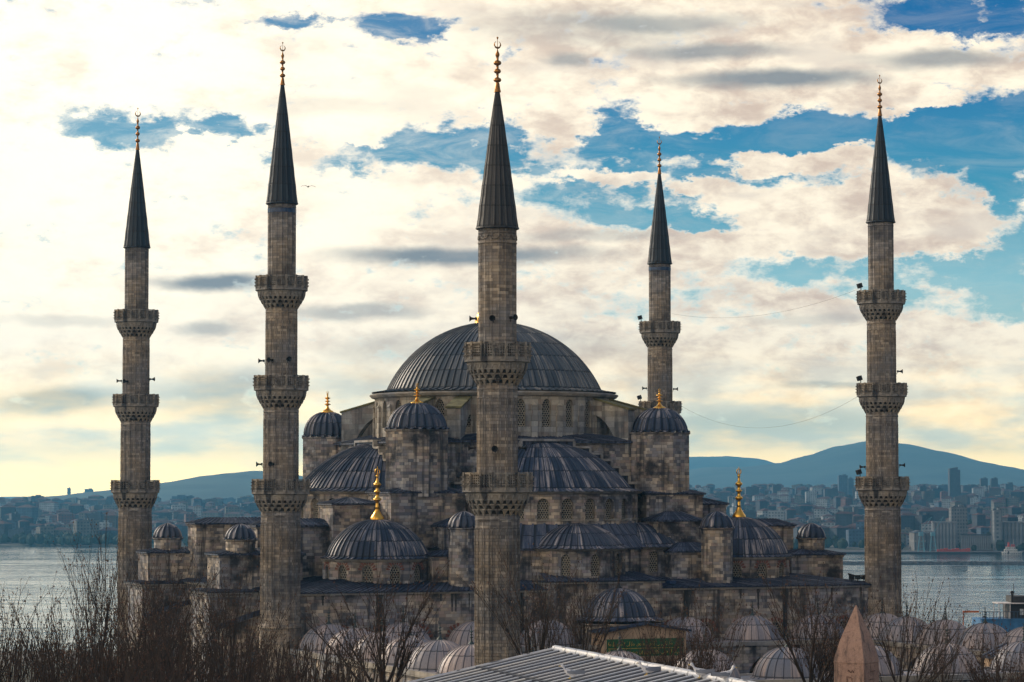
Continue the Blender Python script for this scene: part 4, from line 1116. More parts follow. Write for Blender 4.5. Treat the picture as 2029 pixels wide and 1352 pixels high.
m, N, b = newmat('sea_water'); tc = N.node('ShaderNodeTexCoord'); ob = tc.outputs['Object']
b.inputs['Base Color'].default_value = (.012, .05, .075, 1); b.inputs['Roughness'].default_value = .06; b.inputs['IOR'].default_value = 1.40
w1 = N.noise(N.vmath('MULTIPLY', ob, (.028, .034, 0)), 1.0, 4, .62, .3); w2 = N.noise(N.vmath('MULTIPLY', ob, (.10, .06, 0)), 1.0, 5, .65, .8)
w3 = N.noise(N.vmath('MULTIPLY', ob, (.0018, .0030, 0)), 1.0, 4, .6)
calm = N.rng(w3, .40, .60, 1.2, 0.3)
bp = N.node('ShaderNodeBump'); bp.inputs['Strength'].default_value = 1.0; bp.inputs['Distance'].default_value = 1.0
N.put(bp.inputs['Height'], N.math('MULTIPLY', calm, N.math('ADD', N.math('MULTIPLY', w1, 1.5), N.math('MULTIPLY', w2, 0.8)))); N.l.new(bp.outputs[0], b.inputs['Normal'])
mb = MB(); mb.face([(-9000, 380, -37), (9000, 380, -37), (9000, 3600, -37), (-9000, 3600, -37)])
tag(mb.build('sea', [m]), kind='structure')

# hills beyond the city
hillm = plain('wooded_hillside', (.035, .05, .035), .95, 0, .5, .004)
def hill(pts, Y, depth, zb=-20, seed=0):
    n = 260; lo, hi = pts[0][0], pts[-1][0]; rows = 12; V = []
    def prof(px):
        for (a, ya), (b_, yb) in zip(pts, pts[1:]):
            if a <= px <= b_: t = (px - a) / (b_ - a); t = t * t * (3 - 2 * t) * .5 + t * .5; return ya + (yb - ya) * t
    for j in range(rows * 2 + 1):
        t = j / rows - 1.0       # -1 front foot, 0 crest, 1 back foot
        yy = Y + t * depth
        for i in range(n + 1):
            px = lo + (hi - lo) * i / n; X = (px - CX) / F * Y; zc = zat(prof(px), Y)
            s = 1 - abs(t); s = s * s * (3 - 2 * s)
            z = zb + (zc - zb) * s + (mnoise.noise(Vector((X / 700 + seed, yy / 900, 0))) * 14 * (1 - s) * 4 * s if 0 < s < 1 else 0)
            if s > .8: z += mnoise.noise(Vector((X / 35 + seed, yy / 60, 3))) * 2.2 + mnoise.noise(Vector((X / 160, yy / 60, 9))) * 4
            V.append((X * (1 + .0 * t), yy, z))
    m_ = n + 1; fs = [(j * m_ + i, j * m_ + i + 1, (j + 1) * m_ + i + 1, (j + 1) * m_ + i) for j in range(rows * 2) for i in range(n)]
    mb = MB(); mb.add(V, fs, None, 0, True); tag(mb.build('hills', [hillm]), kind='structure')
hill([(-500, 1010), (-100, 1006), (0, 1003), (60, 996), (120, 988), (210, 977), (262, 966), (330, 957), (400, 944), (470, 936), (510, 933), (560, 937), (640, 952), (760, 975), (900, 990), (1100, 1000)], 7600, 1600, seed=2)
hill([(900, 985), (1150, 965), (1290, 942), (1400, 927), (1470, 925), (1545, 918), (1600, 903), (1660, 885), (1720, 875), (1780, 879), (1850, 894), (1930, 915), (2029, 938), (2150, 960), (2400, 985)], 11500, 2600, seed=5)
hill([(1000, 960), (1200, 925), (1340, 907), (1440, 904), (1500, 909), (1560, 924), (1700, 950), (1900, 975)], 14000, 1400, seed=8)

# ------------------------------------------------------------------ the city on the far shore
def city_mat(name, col, fh=3.0, fw=3.2, glass=(.03, .045, .06), roofc=None, ww=.5, wh=.5):
    m, N, b = newmat(name); uvn = N.node('ShaderNodeUVMap'); uvn.uv_map = 'UVMap'; x, y = N.sep(uvn.outputs[0])[:2]
    fx, fy = N.math('FRACT', N.math('DIVIDE', x, fw)), N.math('FRACT', N.math('DIVIDE', y, fh))
    inx = N.math('LESS_THAN', N.math('ABSOLUTE', N.math('SUBTRACT', fx, .5)), ww / 2); iny = N.math('LESS_THAN', N.math('ABSOLUTE', N.math('SUBTRACT', fy, .5)), wh / 2)
    r = N.white(N.comb(N.math('FLOOR', N.math('DIVIDE', x, fw)), N.math('FLOOR', N.math('DIVIDE', y, fh)), 1.0))
    w = N.math('MULTIPLY', N.math('MULTIPLY', inx, iny), N.math('MULTIPLY_ADD', r, .5, .5))
    tc = N.node('ShaderNodeTexCoord'); n = N.noise(tc.outputs['Object'], .15, 4)
    base = N.mix(N.rng(n, .35, .65), col, tuple(c * .7 for c in col))
    N.put(b.inputs['Base Color'], N.mix(w, base, glass)); b.inputs['Roughness'].default_value = .8; return m
WC = {'cream': (.16, .16, .15), 'white': (.34, .38, .42), 'grey': (.05, .065, .10), 'tan': (.085, .065, .06), 'pink': (.14, .06, .06), 'pale blue': (.06, .11, .19), 'dark': (.018, .026, .05)}
WM = {k: city_mat('city_' + k.replace(' ', '_'), v) for k, v in WC.items()}
RM = {'red': plain('red_tile_roof', (.065, .026, .028), .85, 0, .3, .3), 'grey': plain('grey_flat_roof', (.035, .042, .06), .9, 0, .3, .3)}
def house_mb(mb, w, d, h, roof, mi=(0, 1), M=None, sink=4.0):
    V4 = [(-w / 2, -d / 2), (w / 2, -d / 2), (w / 2, d / 2), (-w / 2, d / 2)]
    tr = (lambda p: M @ Vector(p)) if M is not None else (lambda p: p)
    for i in range(4):
        a, b = V4[i], V4[(i + 1) % 4]; L = math.hypot(b[0] - a[0], b[1] - a[1]); n_ = max(1, round(L / 3.2)) * 3.2
        mb.face([tr((*a, -sink)), tr((*b, -sink)), tr((*b, h)), tr((*a, h))], [(0, -sink), (n_, -sink), (n_, h), (0, h)], mi[0])
    if roof == 'hip':
        o = .5; r = min(w, d) * .22; E = [(-w / 2 - o, -d / 2 - o, h), (w / 2 + o, -d / 2 - o, h), (w / 2 + o, d / 2 + o, h), (-w / 2 - o, d / 2 + o, h)]
        if w > d: a, b = (-w / 2 + d / 2, 0, h + r), (w / 2 - d / 2, 0, h + r); Fq = [[E[0], E[1], b, a], [E[1], E[2], b], [E[2], E[3], a, b], [E[3], E[0], a]]
        else: a, b = (0, -d / 2 + w / 2, h + r), (0, d / 2 - w / 2, h + r); Fq = [[E[0], E[1], a], [E[1], E[2], b, a], [E[2], E[3], b], [E[3], E[0], a, b]]
        for f in Fq: mb.face([tr(p) for p in f], None, mi[1])
        mb.face([tr(p) for p in E[::-1]], None, mi[1])
    else:
        mb.face([tr((*p, h)) for p in V4], None, mi[1])
        B = lambda x0, x1, y0, y1, z0, z1, m_: mb.box(x0, x1, y0, y1, z0, z1, m_, M)
        B(-w / 2, w / 2, -d / 2, -d / 2 + .3, h + .002, h + .8, mi[0]); B(w * .05, w * .35, -d * .2, d * .2, h + .002, h + 2.4, mi[0]); B(-w * .3, -w * .18, 0, d * .1, h + .002, h + 1.4, mi[1])
        B(-w * .05, -w * .02, -d * .1, -d * .05, h + .002, h + 2.8, mi[1])
rnd = random.Random(11)
vis = [(-40, 236), (306, 520), (1364, 1722), (1784, 2075)]
cols = list(WC)
spots = []; rest = []
Yoff = 70; row = 0
while Yoff < 3100:
    step = 18 if Yoff < 900 else 22
    px = -560.0
    while px < 2600:
        Y0 = 2500 + Yoff; X = (px - CX) / F * Y0; ys = shoreY(X, Y0); Y = ys + Yoff + rnd.uniform(-14, 14)
        X = (px - CX) / F * Y
        w = rnd.uniform(9, 22) * (1.25 if row < 1 else 1.0) * (0.85 if px > 1300 else 1.0); d = rnd.uniform(9, 15); fl = rnd.choice([3, 4, 4, 5, 5, 6, 6, 7]) if row < 2 else rnd.choice([2, 3, 3, 4, 4, 5, 5, 6, 8])
        if row > 22: fl = rnd.choice([4, 5, 6, 7, 8, 10])
        pxr = px + w / Y * F
        harbour = 1795 < px + 8 < 2100 and Yoff < 190
        seen = any(a <= px and pxr <= b_ + 14 for a, b_ in vis)
        if not harbour and not (rnd.random() < .10):
            it = (row, px + w / 2 / Y * F, X + w / 2, Y, w, d, fl, rnd.choices(cols, [5, 4, 4, 3, 3, 2, 3])[0], rnd.choice(['red', 'red', 'grey']), rnd.uniform(-.5, .5))
            (spots if seen else rest).append(it)
        px = pxr + rnd.choice([.5, 1, 3, 9]) / Y * F
    Yoff += 62 if Yoff < 900 else 80; row += 1
spots.sort(key=lambda s: s[3]); ind = spots[:285]; rest += spots[285:]
zones = [((-100, 236), 'left of the leftmost minaret'), ((300, 540), 'between the two leftmost minarets'), ((1300, 1725), 'between the farthest and the rightmost minaret'), ((1780, 2200), 'right of the rightmost minaret')]
def ordn(n): return str(n) + ('th' if 10 <= n % 100 <= 20 else {1: 'st', 2: 'nd', 3: 'rd'}.get(n % 10, 'th'))
cnt = {}
ind.sort(key=lambda s: (s[0], s[1]))
for (row, pxc, X, Y, w, d, fl, c, rf, rot) in ind:
    zi = min(range(4), key=lambda i: abs(pxc - sum(zones[i][0]) / 2)); cnt[(zi, row)] = cnt.get((zi, row), 0) + 1
    h = fl * 3.0; mb = MB(); house_mb(mb, w, d, h, 'hip' if rf == 'red' else 'flat')
    o = mb.build('apartment_building', [WM[c], RM[rf]]); z = ground(X, Y); o.location = (X, Y, z); o.rotation_euler = (0, 0, rot)
    rn_ = 'waterfront row' if row == 0 else ordn(row + 1) + ' row up'
    zshort = ['left of leftmost minaret', 'between leftmost two minarets', 'left of rightmost minaret', 'right of rightmost minaret'][zi]
    tag(o, f"{c} {rf}-roofed block, {ordn(cnt[(zi, row)])} from left in {rn_}, {zshort}", 'building', 'apartment blocks across the water')
mb = MB(); mats = [WM[c] for c in cols] + [RM['red'], RM['grey']]
for (row, pxc, X, Y, w, d, fl, c, rf, rot) in rest:
    Mx = Matrix.Translation((X, Y, ground(X, Y))) @ Matrix.Rotation(rot, 4, 'Z')
    h = fl * 3.0
    house_mb(mb, w, d, h, 'hip' if rf == 'red' else 'flat', (cols.index(c), 7 if rf == 'red' else 8), Mx)
tag(mb.build('distant_city', mats), 'mass of small distant apartment houses up the far slope', 'city', kind='stuff')

# tree belts among the houses
mb = MB(); rn = random.Random(3)
def blob(mb, c, r, rn, sz=.8):
    V = []; fs = []
    n1_, n2_ = 5, 7
    for i in range(n1_ + 1):
        for j in range(n2_):
            a = PI * i / n1_; t = 2 * PI * j / n2_; rr = r * rn.uniform(.72, 1.15)
            V.append((c[0] + rr * math.sin(a) * math.cos(t), c[1] + rr * math.sin(a) * math.sin(t), c[2] + rr * sz * math.cos(a)))
    for i in range(n1_):
        for j in range(n2_): fs.append((i * n2_ + j, (i + 1) * n2_ + j, (i + 1) * n2_ + (j + 1) % n2_, i * n2_ + (j + 1) % n2_))
    mb.add(V, fs)
for k in range(2600):
    px = rn.uniform(-500, 2500); q = rn.random(); Yo = 12 + rn.random() * 45 if q < .35 else 60 + 2900 * rn.random() ** 1.5
    if px > 1250 and Yo < 60 and rn.random() < .8: continue
    Y = shoreY((px - CX) / F * 2600, 2600) + Yo; X = (px - CX) / F * Y; r = rn.uniform(2.2, 5.2)
    blob(mb, (X, Y, ground(X, Y) + r * .7 + rn.uniform(0, 2 + 4 * (Yo > 60))), r, rn, 1.1)
tag(mb.build('far_trees', [plain('far_foliage', (.022, .036, .022), .95, 0, .4, .2)]), 'dark trees along the far shore and between the distant houses', 'trees', kind='stuff')

# tall towers on the skyline
TW = [(1660, 1678, 943, 4700, 'pale blue', 'flat', 'wide glass-faced tower of the skyline pair left of the rightmost minaret'),
      (1679, 1690, 945, 4750, 'pale blue', 'point', 'narrow pointed tower of the skyline pair left of the rightmost minaret'),
      (1879, 1900, 926, 4300, 'grey', 'wedge', 'tallest distant tower, with a slanting wedge top, right of the rightmost minaret'),
      (1856, 1879, 963, 4500, 'pale blue', 'flat', 'broad dark block touching the left side of the tallest tower'),
      (1905, 1935, 963, 4700, 'grey', 'flat', 'broad low slab block just right of the tallest tower'),
      (1941, 1955, 949, 4700, 'grey', 'flat', 'first of three slim towers near the right edge of the skyline'),
      (1962, 1975, 949, 4700, 'grey', 'flat', 'second of three slim towers near the right edge of the skyline'),
      (1990, 2005, 956, 4700, 'grey', 'step', 'third and shortest of three slim towers near the right skyline edge'),
      (1821, 1834, 965, 4200, 'dark', 'flat', 'dark block on the skyline just right of the rightmost minaret'),
      (1530, 1546, 962, 4300, 'grey', 'flat', 'grey block standing above the roofs behind the right gilded corner dome'),
      (1575, 1590, 963, 4600, 'pale blue', 'point', 'pale pointed block midway between gilded corner dome and rightmost minaret'),
      (1476, 1502, 966, 4200, 'grey', 'flat', 'wide grey block on the skyline just right of the tall gilded finial'),
      (1632, 1658, 970, 4200, 'grey', 'flat', 'wide low block immediately left of the twin glass towers'),
      (343, 369, 981, 4300, 'pale blue', 'step', 'stepped blue-grey block on the hill between the two leftmost minarets'),
      (384, 397, 989, 4300, 'grey', 'flat', 'narrow grey block right of the stepped one between leftmost minarets'),
      (400, 416, 992, 4200, 'grey', 'flat', 'squat grey block, centre of the skyline between leftmost minarets'),
      (472, 497, 985, 4300, 'grey', 'step', 'broad block beside cranes just left of the second minaret'),
      (212, 225, 990, 4100, 'grey', 'flat', 'square block on the skyline touching the leftmost minaret'),
      (135, 141, 968, 7000, 'grey', 'flat', 'faint slender tower in the haze on the left hill'),
      (170, 185, 970, 7000, 'grey', 'flat', 'faint broad tower in the haze on the left hill'),
      (9, 18, 989, 6500, 'grey', 'flat', 'faint tower at the far left end of the skyline'),
      (27, 41, 990, 6500, 'grey', 'flat', 'faint low slab near the far left end of the skyline')]
for (xa, xb, yt, Y, c, kind, lab) in TW:
    Xa, Xb = (xa - CX) / F * Y, (xb - CX) / F * Y; z0 = -20 if Y > 6000 else ground((Xa + Xb) / 2, Y) - 2; zt = zat(yt, Y); w = Xb - Xa; h = zt - z0; d = min(w, 26)
    mb = MB(); mt = MB()
    hb = h * (.94 if kind in ('wedge', 'point', 'step') else 1)
    house_mb(mb, w, d, hb, 'flat' if kind == 'flat' else 'none' , M=None, sink=2) if kind == 'flat' else mb.box(-w / 2, w / 2, -d / 2, d / 2, -2, hb)
    if kind == 'wedge':
        P = [(-w / 2, hb), (w / 2 * .55, hb), (w / 2 * .55, h), (-w / 2, hb + (h - hb) * .45)]
        for y in (-d / 2, d / 2): mt.face([(p[0], y, p[1] + .01) for p in (P if y < 0 else P[::-1])])
        for i in range(4): p, q = P[i], P[(i + 1) % 4]; mt.face([(p[0], -d / 2, p[1] + .01), (p[0], d / 2, p[1] + .01), (q[0], d / 2, q[1] + .01), (q[0], -d / 2, q[1] + .01)])
    elif kind == 'point': mt.lathe([(w * .5, hb + .01), (w * .3, hb + (h - hb) * .5), (.1, h)], 4, rot=PI / 4)
    elif kind == 'step': mt.box(-w * .1, w * .45, -d * .4, d * .4, hb + .01, h)
    o = mb.build('tower_block', [WM[c], RM['grey']]); o.location = ((Xa + Xb) / 2, Y, z0); tag(o, lab, 'tower', 'tall blocks on the skyline')
    if mt.v: mt.build('rooftop', [WM[c], RM['grey']], o)

# harbour front: silos, warehouse, quay, crane, ferry
conc = plain('silo_concrete', (.19, .20, .22), .85, 0, .2, .12); conc_d = plain('dark_concrete', (.05, .055, .065), .9, 0, .2, .12)
YH = 2405.0
def hx(px): return (px - CX) / F * YH
def hz(py, Y=YH): return zat(py, Y)
z0h = -36.0
quay = MB(); quay.box(hx(1300), hx(2600), 2335, 2420, -43, -35.6); quay.box(hx(1300), hx(2600), 2334, 2336, -36.2, -35.2)
tag(quay.build('quay', [conc_d]), 'long dark concrete quay along the far waterfront below the silos', 'quay')
quay = MB(); quay.prism([(-1500, 2718), (-200, 2668), (-200, 2690), (-1500, 2740)], -43, -34.6); tag(quay.build('sea_wall', [conc_d]), 'low dark sea wall along the far shore on the left', 'sea wall')
def silo(pxa, pxb, yt, n, lab, mat=conc, head=None, Y=YH):
    xa, xb = hx(pxa), hx(pxb); r = (xb - xa) / n / 2; zt = hz(yt) - z0h
    root = empty('grain_silo', ((xa + xb) / 2, Y, z0h), 0, lab, 'silo', 'grain silos on the quay')
    for rowk in (0,):
        for i in range(n):
            mb = MB(); mb.lathe([(r * .985, 0), (r * .985, zt)], 14, smooth=True); mb.lathe([(r * .985, zt), (.01, zt + .4)], 14)
            mb.build('silo_barrel', [mat], root, (-(xb - xa) / 2 + r * (2 * i + 1), 0, 0))
    mb = MB(); mb.box(-(xb - xa) / 2, (xb - xa) / 2, r * .6, r * 4, 0, zt + .02); mb.box(-(xb - xa) / 2 - .3, (xb - xa) / 2 + .3, -r * 1.0, r * 4, zt + .45, zt + 1.5); mb.build('silo_head', [conc_d if head else mat], root)
silo(1846, 1893, 1037, 7, 'pale tall silo left of the many-windowed concrete tower')
silo(1902, 1962, 1062, 14, 'low dark-headed row of silos in the middle of the quay', head=True)
silo(1978, 2064, 1037, 11, 'largest silo, ribbed pale concrete running out of the right edge')
silo(1830, 1845, 1056, 4, 'small silo between the warehouse and the pale tall silo')
def hb(name, pxa, pxb, yt, dep, lab, cat, mat, Y=YH, roof=None, group=None):
    xa, xb = hx(pxa), hx(pxb); mb = MB(); h = hz(yt) - z0h; w = xb - xa; house_mb(mb, w, dep, h, roof or 'flat', sink=1)
    o = mb.build(name, [mat, RM['grey']]); o.location = ((xa + xb) / 2, Y + dep / 2, z0h); tag(o, lab, cat, group); return o
tall = city_mat('windowed_tower', (.17, .18, .20), 3.0, 2.2, ww=.5, wh=.55)
hb('grain_elevator', 1896, 1928, 1007, 14, 'tall grey elevator tower with rows of dark windows between the silos', 'tower', tall, 2440)
hb('silo_tower', 1963, 1977, 1012, 9, 'narrow pale slab tower with a stair window strip beside the largest silo', 'tower', city_mat('stair_tower', (.20, .22, .24), 3.4, 5.9, ww=.35, wh=.5), 2392)
hb('silo_headhouse', 1980, 1997, 1012, 12, 'dark headhouse rising behind the left end of the largest silo', 'tower', WM['dark'], 2440)
wr = MB(); xa, xb = hx(1806), hx(1829); w = xb - xa
house_mb(wr, w, 30, hz(1056) - z0h, 'hip', sink=1); o = wr.build('warehouse', [city_mat('warehouse_wall', (.2, .2, .2), 8.5, 2.6, ww=.35, wh=.8), RM['grey']]); o.location = ((xa + xb) / 2, 2410, z0h); tag(o, 'low warehouse with a dark hipped roof left of the silos', 'warehouse')
redm = plain('red_steel', (.42, .06, .04), .6, 0, .3, .2); blum = plain('dock_blue', (.10, .26, .34), .6, 0, .3, .2)
for (px, lab) in ((1803, 'left blue dock crane with latticed legs in front of the warehouse'), (1826, 'right blue dock crane with latticed legs in front of the warehouse')):
    mb = MB(); H = 13
    for x in (-2.6, 2.6):
        mb.tube([Vector((x, -2, 0)), Vector((x * .5, 0, H))], [.42, .3], 4); mb.tube([Vector((x, 2, 0)), Vector((x * .5, 0, H))], [.42, .3], 4)
        for z in (3, 6, 9): mb.tube([Vector((-x, -2, z - 2)), Vector((x * .8, -1.5, z))], [.18, .18], 4)
    r0 = empty('dock_crane', (hx(px), 2345, -35.2), 0, lab, 'crane', 'dock cranes'); mb.build('crane_legs', [blum], r0)
    mb = MB(); mb.box(-1.8, 1.8, -1.8, 1.8, H, H + 3); mb.build('crane_cab', [blum], r0)
    mb = MB(); mb.tube([Vector((0, 0, H + 2)), Vector((9, 0, H + 16))], [.4, .2], 4); mb.tube([Vector((0, 0, H + 3)), Vector((-1, 0, H + 8)), Vector((9, 0, H + 16))], [.15, .12, .12], 4); mb.build('jib', [blum], r0)
mb = MB(); rn = random.Random(8)
for i in range(9):
    xa = hx(1832) + i * 3.1; o = MB(); o.box(0, 2.9, 0, 2.4, 0, 1.9 + .5 * (i % 3)); [o.box(q * .45 + .2, q * .45 + .3, -.05, -.002, .1, 1.8) for q in range(6)]
    ob_ = o.build('freight_container', [redm]); ob_.location = (xa, 2340, -35.19); tag(ob_, 'red freight container in the low row on the quay below the silos', 'container', 'red containers on the quay')

def boat(px, py, Y, L, lab, hull, top, redc, name='ferry'):
    z = -37.0; X = (px - CX) / F * Y; r0 = empty(name, (X, Y, z - .3), 0, lab, 'boat')
    mb = MB(); n = 10; V = []
    for k, (zz, sc) in enumerate(((-.6, .72), (1.2, .95), (2.4, 1.0))):
        for i in range(n + 1):
            t = i / n; x = -L / 2 + L * t * (1.0) ; hw = L * .11 * sc * min(1, math.sin(PI * min(1, t * .55 + .18)) ** .6) * (1 if t < .8 else max(.05, (1 - t) / .2)); V.append((x + (k * .5 if t > .9 else 0), -hw, zz + (.8 * max(0, t - .6) if k == 2 else 0)))
        for i in range(n, -1, -1): V.append((V[k * 2 * (n + 1) + i][0], -V[k * 2 * (n + 1) + i][1], V[k * 2 * (n + 1) + i][2]))
    m_ = 2 * (n + 1); fs = [(k * m_ + j, k * m_ + (j + 1) % m_, (k + 1) * m_ + (j + 1) % m_, (k + 1) * m_ + j) for k in range(2) for j in range(m_)]; fs.append(tuple(2 * m_ + j for j in range(m_)))
    mb.add(V, fs); mb.build('hull', [hull], r0)
    mb = MB(); w = L * .085; mb.box(-L * .38, L * .28, -w, w, 2.3, 4.6); mb.box(-L * .30, L * .18, -w * .9, w * .9, 4.61, 6.6); mb.build('deckhouse', [top], r0)
    mb = MB(); mb.box(-L * .02, L * .16, -w * .7, w * .7, 6.61, 8.6); mb.box(-L * .33, L * .2, -w, w, 6.605, 6.8); mb.build('bridge', [redc], r0)
    mb = MB(); mb.lathe([(1.0, 6.8), (.9, 10.2)], 10, c=(-L * .15, 0)); mb.build('funnel', [redc], r0)
    mb = MB(); mb.tube([Vector((L * .1, 0, 8)), Vector((L * .1, 0, 13))], [.12, .06], 4); mb.build('mast', [top], r0)
white = city_mat('white_paint_deck', (.62, .62, .60), 2.2, 1.5, ww=.55, wh=.45)
boat(2002, 1086, 2322, 16, 'white ferry with a red upper deck moored at the far quay', white, white, redm)
boat(62, 1080, 2655, 9, 'small pale boat moored under the far left shore', white, white, white, 'small_boat') if False else None
# breakwater with its beacons
mb = MB(); rn = random.Random(5); Yb = 2035
n = 150; xa, xb = (1560 - CX) / F * Yb, (2400 - CX) / F * Yb; V = []
for i in range(n + 1):
    x = xa + (xb - xa) * i / n; dy = -0.05 * (x - xa) + rn.uniform(-.6, .6)
    for (yy, zz) in ((-7, -38.5), (-4, -36.2 + rn.uniform(-.4, .3)), (-1.5, -34.9 + rn.uniform(-.25, .25)), (1.5, -34.9 + rn.uniform(-.25, .25)), (7, -38.5)): V.append((x, Yb + yy + dy, zz))
mb.add(V, [(i * 5 + j, (i + 1) * 5 + j, (i + 1) * 5 + j + 1, i * 5 + j + 1) for i in range(n) for j in range(4)])
tag(mb.build('breakwater', [plain('wet_rock', (.05, .055, .06), .8, 0, .5, .5)]), 'long low rock breakwater lying across the strait on the right', 'breakwater')
for px, h, lab in ((1856, 7, 'thin beacon pole on the breakwater nearest the rightmost minaret'), (1935, 7, 'thin beacon pole at the middle of the visible breakwater'),
              (1992, 8, 'beacon pole with a dark lantern near the breakwater right end'), (2016, 7, 'thin beacon pole last on the right of the breakwater')):
    mb = MB(); mb.tube([Vector((0, 0, 0)), Vector((0, 0, h))], [.16, .12], 5)
    if px == 1992: mb.lathe([(.2, 5.6), (.6, 5.8), (.6, 7), (.1, 7.6)], 8)
    X = (px - CX) / F * Yb; o = mb.build('beacon', [M_['iron']]); o.location = (X, Yb - .05 * (X - xa), -35.0); tag(o, lab, 'beacon', 'beacons on the breakwater')

# ------------------------------------------------------------------ rooftop terrace on the right
YT = 420.0
tx = lambda px: (px - CX) / F * YT
tz = lambda py: zat(py, YT)
blue = plain('blue_painted_wall', (.04, .17, .36), .7, 0, .2, 1.0)
ter = empty('rooftop_terrace', (tx(1990), YT, GZ), 0, 'blue-walled building top with railed terrace, pergola and dark cabin at the right edge', 'building')
def tb(mb, name, mat, par=None): return mb.build(name, [mat], par or ter, (-tx(1990), -YT, -GZ) if par is None else (0, 0, 0))
xa = tx(1942); xb = tx(2110)
mb = MB(); mb.box(xa, xb, YT, YT + 9, GZ - 3, tz(1229)); wl = tb(mb, 'wall', blue)
mb = MB(); mb.box(xa - .1, xb, YT - .08, YT + .2, tz(1229) + .002, tz(1226)); tb(mb, 'parapet_coping', blue)
mb = MB()
for i in range(26):
    x = xa + .1 + i * .52; mb.box(x, x + (.10 if i % 2 else .05), YT + .02, YT + .12, tz(1226), tz(1213))
mb.box(xa, xb, YT, YT + .14, tz(1213), tz(1212)); mb.box(xa, xb, YT + .02, YT + .1, tz(1224), tz(1223.4)); tb(mb, 'railing', plain('dark_blue_rail', (.02, .06, .12), .5))
mb = MB(); mb.box(tx(1976), tx(2100), YT + 1, YT + 6, tz(1197.5), tz(1196))
for px in (1978, 2000): mb.box(tx(px), tx(px) + .12, YT + 1.1, YT + 1.22, tz(1229), tz(1197.5)); mb.box(tx(px), tx(px) + .12, YT + 5.6, YT + 5.72, tz(1229), tz(1197.5))
tb(mb, 'pergola', plain('white_pergola', (.62, .58, .56), .7))
mb = MB(); mb.box(tx(2002), xb, YT + 2, YT + 8, tz(1229), tz(1197.7)); mb.box(tx(2007), xb, YT + 2.5, YT + 7.5, tz(1195.9), tz(1183)); cab = tb(mb, 'cabin', plain('black_cabin', (.025, .025, .028), .6))
mb = MB()
for i in range(3): mb.box(tx(2022) + i * .75, tx(2022) + i * .75 + .55, YT + 1.95, YT + 1.995, tz(1220), tz(1208))
mb.build('window', [plain('pale_window', (.55, .58, .58), .3)], cab)
mb = MB(); mb.lathe([(.16, tz(1196)), (.16, tz(1178)), (.24, tz(1177)), (.24, tz(1174)), (.12, tz(1172))], 10, c=(tx(2008), YT + 2.6)); tb(mb, 'chimney', M_['iron'])
mb = MB(); mb.tube([Vector((tx(2012.5), YT + 3, tz(1184))), Vector((tx(2012.5), YT + 3, tz(1158)))], [.06, .04], 5); tb(mb, 'antenna', M_['iron'])
mb = MB(); mb.box(tx(1911), tx(1943), YT + 3, YT + 3.3, tz(1216), tz(1212.5)); mb.tube([Vector((tx(1912), YT + 3.1, tz(1216))), Vector((tx(1912), YT + 3.1, GZ - 3))], [.08, .08], 5); tb(mb, 'orange_awning_beam', plain('orange_paint', (.48, .12, .03), .6))

# ------------------------------------------------------------------ obelisk
YO = 107.0
rt_ = R(-34)
oc = at(1697, 1320, YO + .4)
obm = None
def obelisk_mat():
    m, N, b = newmat('pink_granite'); tc = N.node('ShaderNodeTexCoord'); ob = tc.outputs['Object']
    n = N.noise(ob, 60, 4, .7); n2 = N.noise(ob, 1.2, 5, .6); st = N.noise(N.vmath('MULTIPLY', ob, (2.2, 2.2, .25)), 1.3, 4, .6)
    base = N.mix(N.rng(n, .3, .7), (.34, .20, .155), (.54, .36, .275)); base = N.mix(N.math('MULTIPLY', N.rng(n2, .45, .7), .5), base, (.27, .17, .145)); n3 = N.noise(ob, 7.0, 6, .75); base = N.mix(N.math('MULTIPLY', N.rng(n3, .48, .66), .6), base, (.13, .085, .07))
    base = N.mix(N.math('MULTIPLY', N.rng(st, .52, .66), .65), base, (.06, .055, .05))
    N.put(b.inputs['Base Color'], base); b.inputs['Roughness'].default_value = .8
    bp = N.node('ShaderNodeBump'); bp.inputs['Strength'].default_value = .6; bp.inputs['Distance'].default_value = .02
    N.put(bp.inputs['Height'], N.math('ADD', n, N.math('MULTIPLY', N.noise(ob, 9, 5, .7), 1.5))); N.l.new(bp.outputs[0], b.inputs['Normal']); return m
om = obelisk_mat()
zs = zat(1312, YO); za = zat(1199, YO)
obr = empty('obelisk', (oc.x, YO + .4, GZ), rt_, 'pink granite obelisk tip with a pointed pyramid cap rising in the foreground', 'obelisk')
mb = MB(); sc = 20; rn = random.Random(2)
rows = [(0.0, .93), (zs - GZ - 6, .70), (zs - GZ - .03, .625)]; V = []
m4 = 24
def sq(h, z, jit=0):
    out = []
    for s in range(4):
        for q in range(6):
            t = -1 + 2 * q / 6; x, y = [(t, -1), (1, t), (-t, 1), (-1, -t)][s]; out.append((x * h + rn.uniform(-jit, jit), y * h + rn.uniform(-jit, jit), z))
    return out
for z, h in [(0, .93)] + [(zs - GZ - 7 + .35 * i, .715 - .0045 * i) for i in range(20)] + [(zs - GZ - .03, .625)]: V += sq(h, z, .006)
nr = len(V) // m4
mb.add(V, [(i * m4 + j, i * m4 + (j + 1) % m4, (i + 1) * m4 + (j + 1) % m4, (i + 1) * m4 + j) for i in range(nr - 1) for j in range(m4)])
sh = mb.build('shaft', [om], obr)
mb = MB(); V = []
for i in range(12): t = i / 11; V += sq(.625 * (1 - t) ** .96 * (1 + .13 * math.sin(PI * t)) + .02, zs - GZ - .03 + .0 + (za - zs) * t, .008 * (1 - t))
mb.add(V, [(i * m4 + j, i * m4 + (j + 1) % m4, (i + 1) * m4 + (j + 1) % m4, (i + 1) * m4 + j) for i in range(11) for j in range(m4)])
mb.build('pyramid_cap', [om], obr)
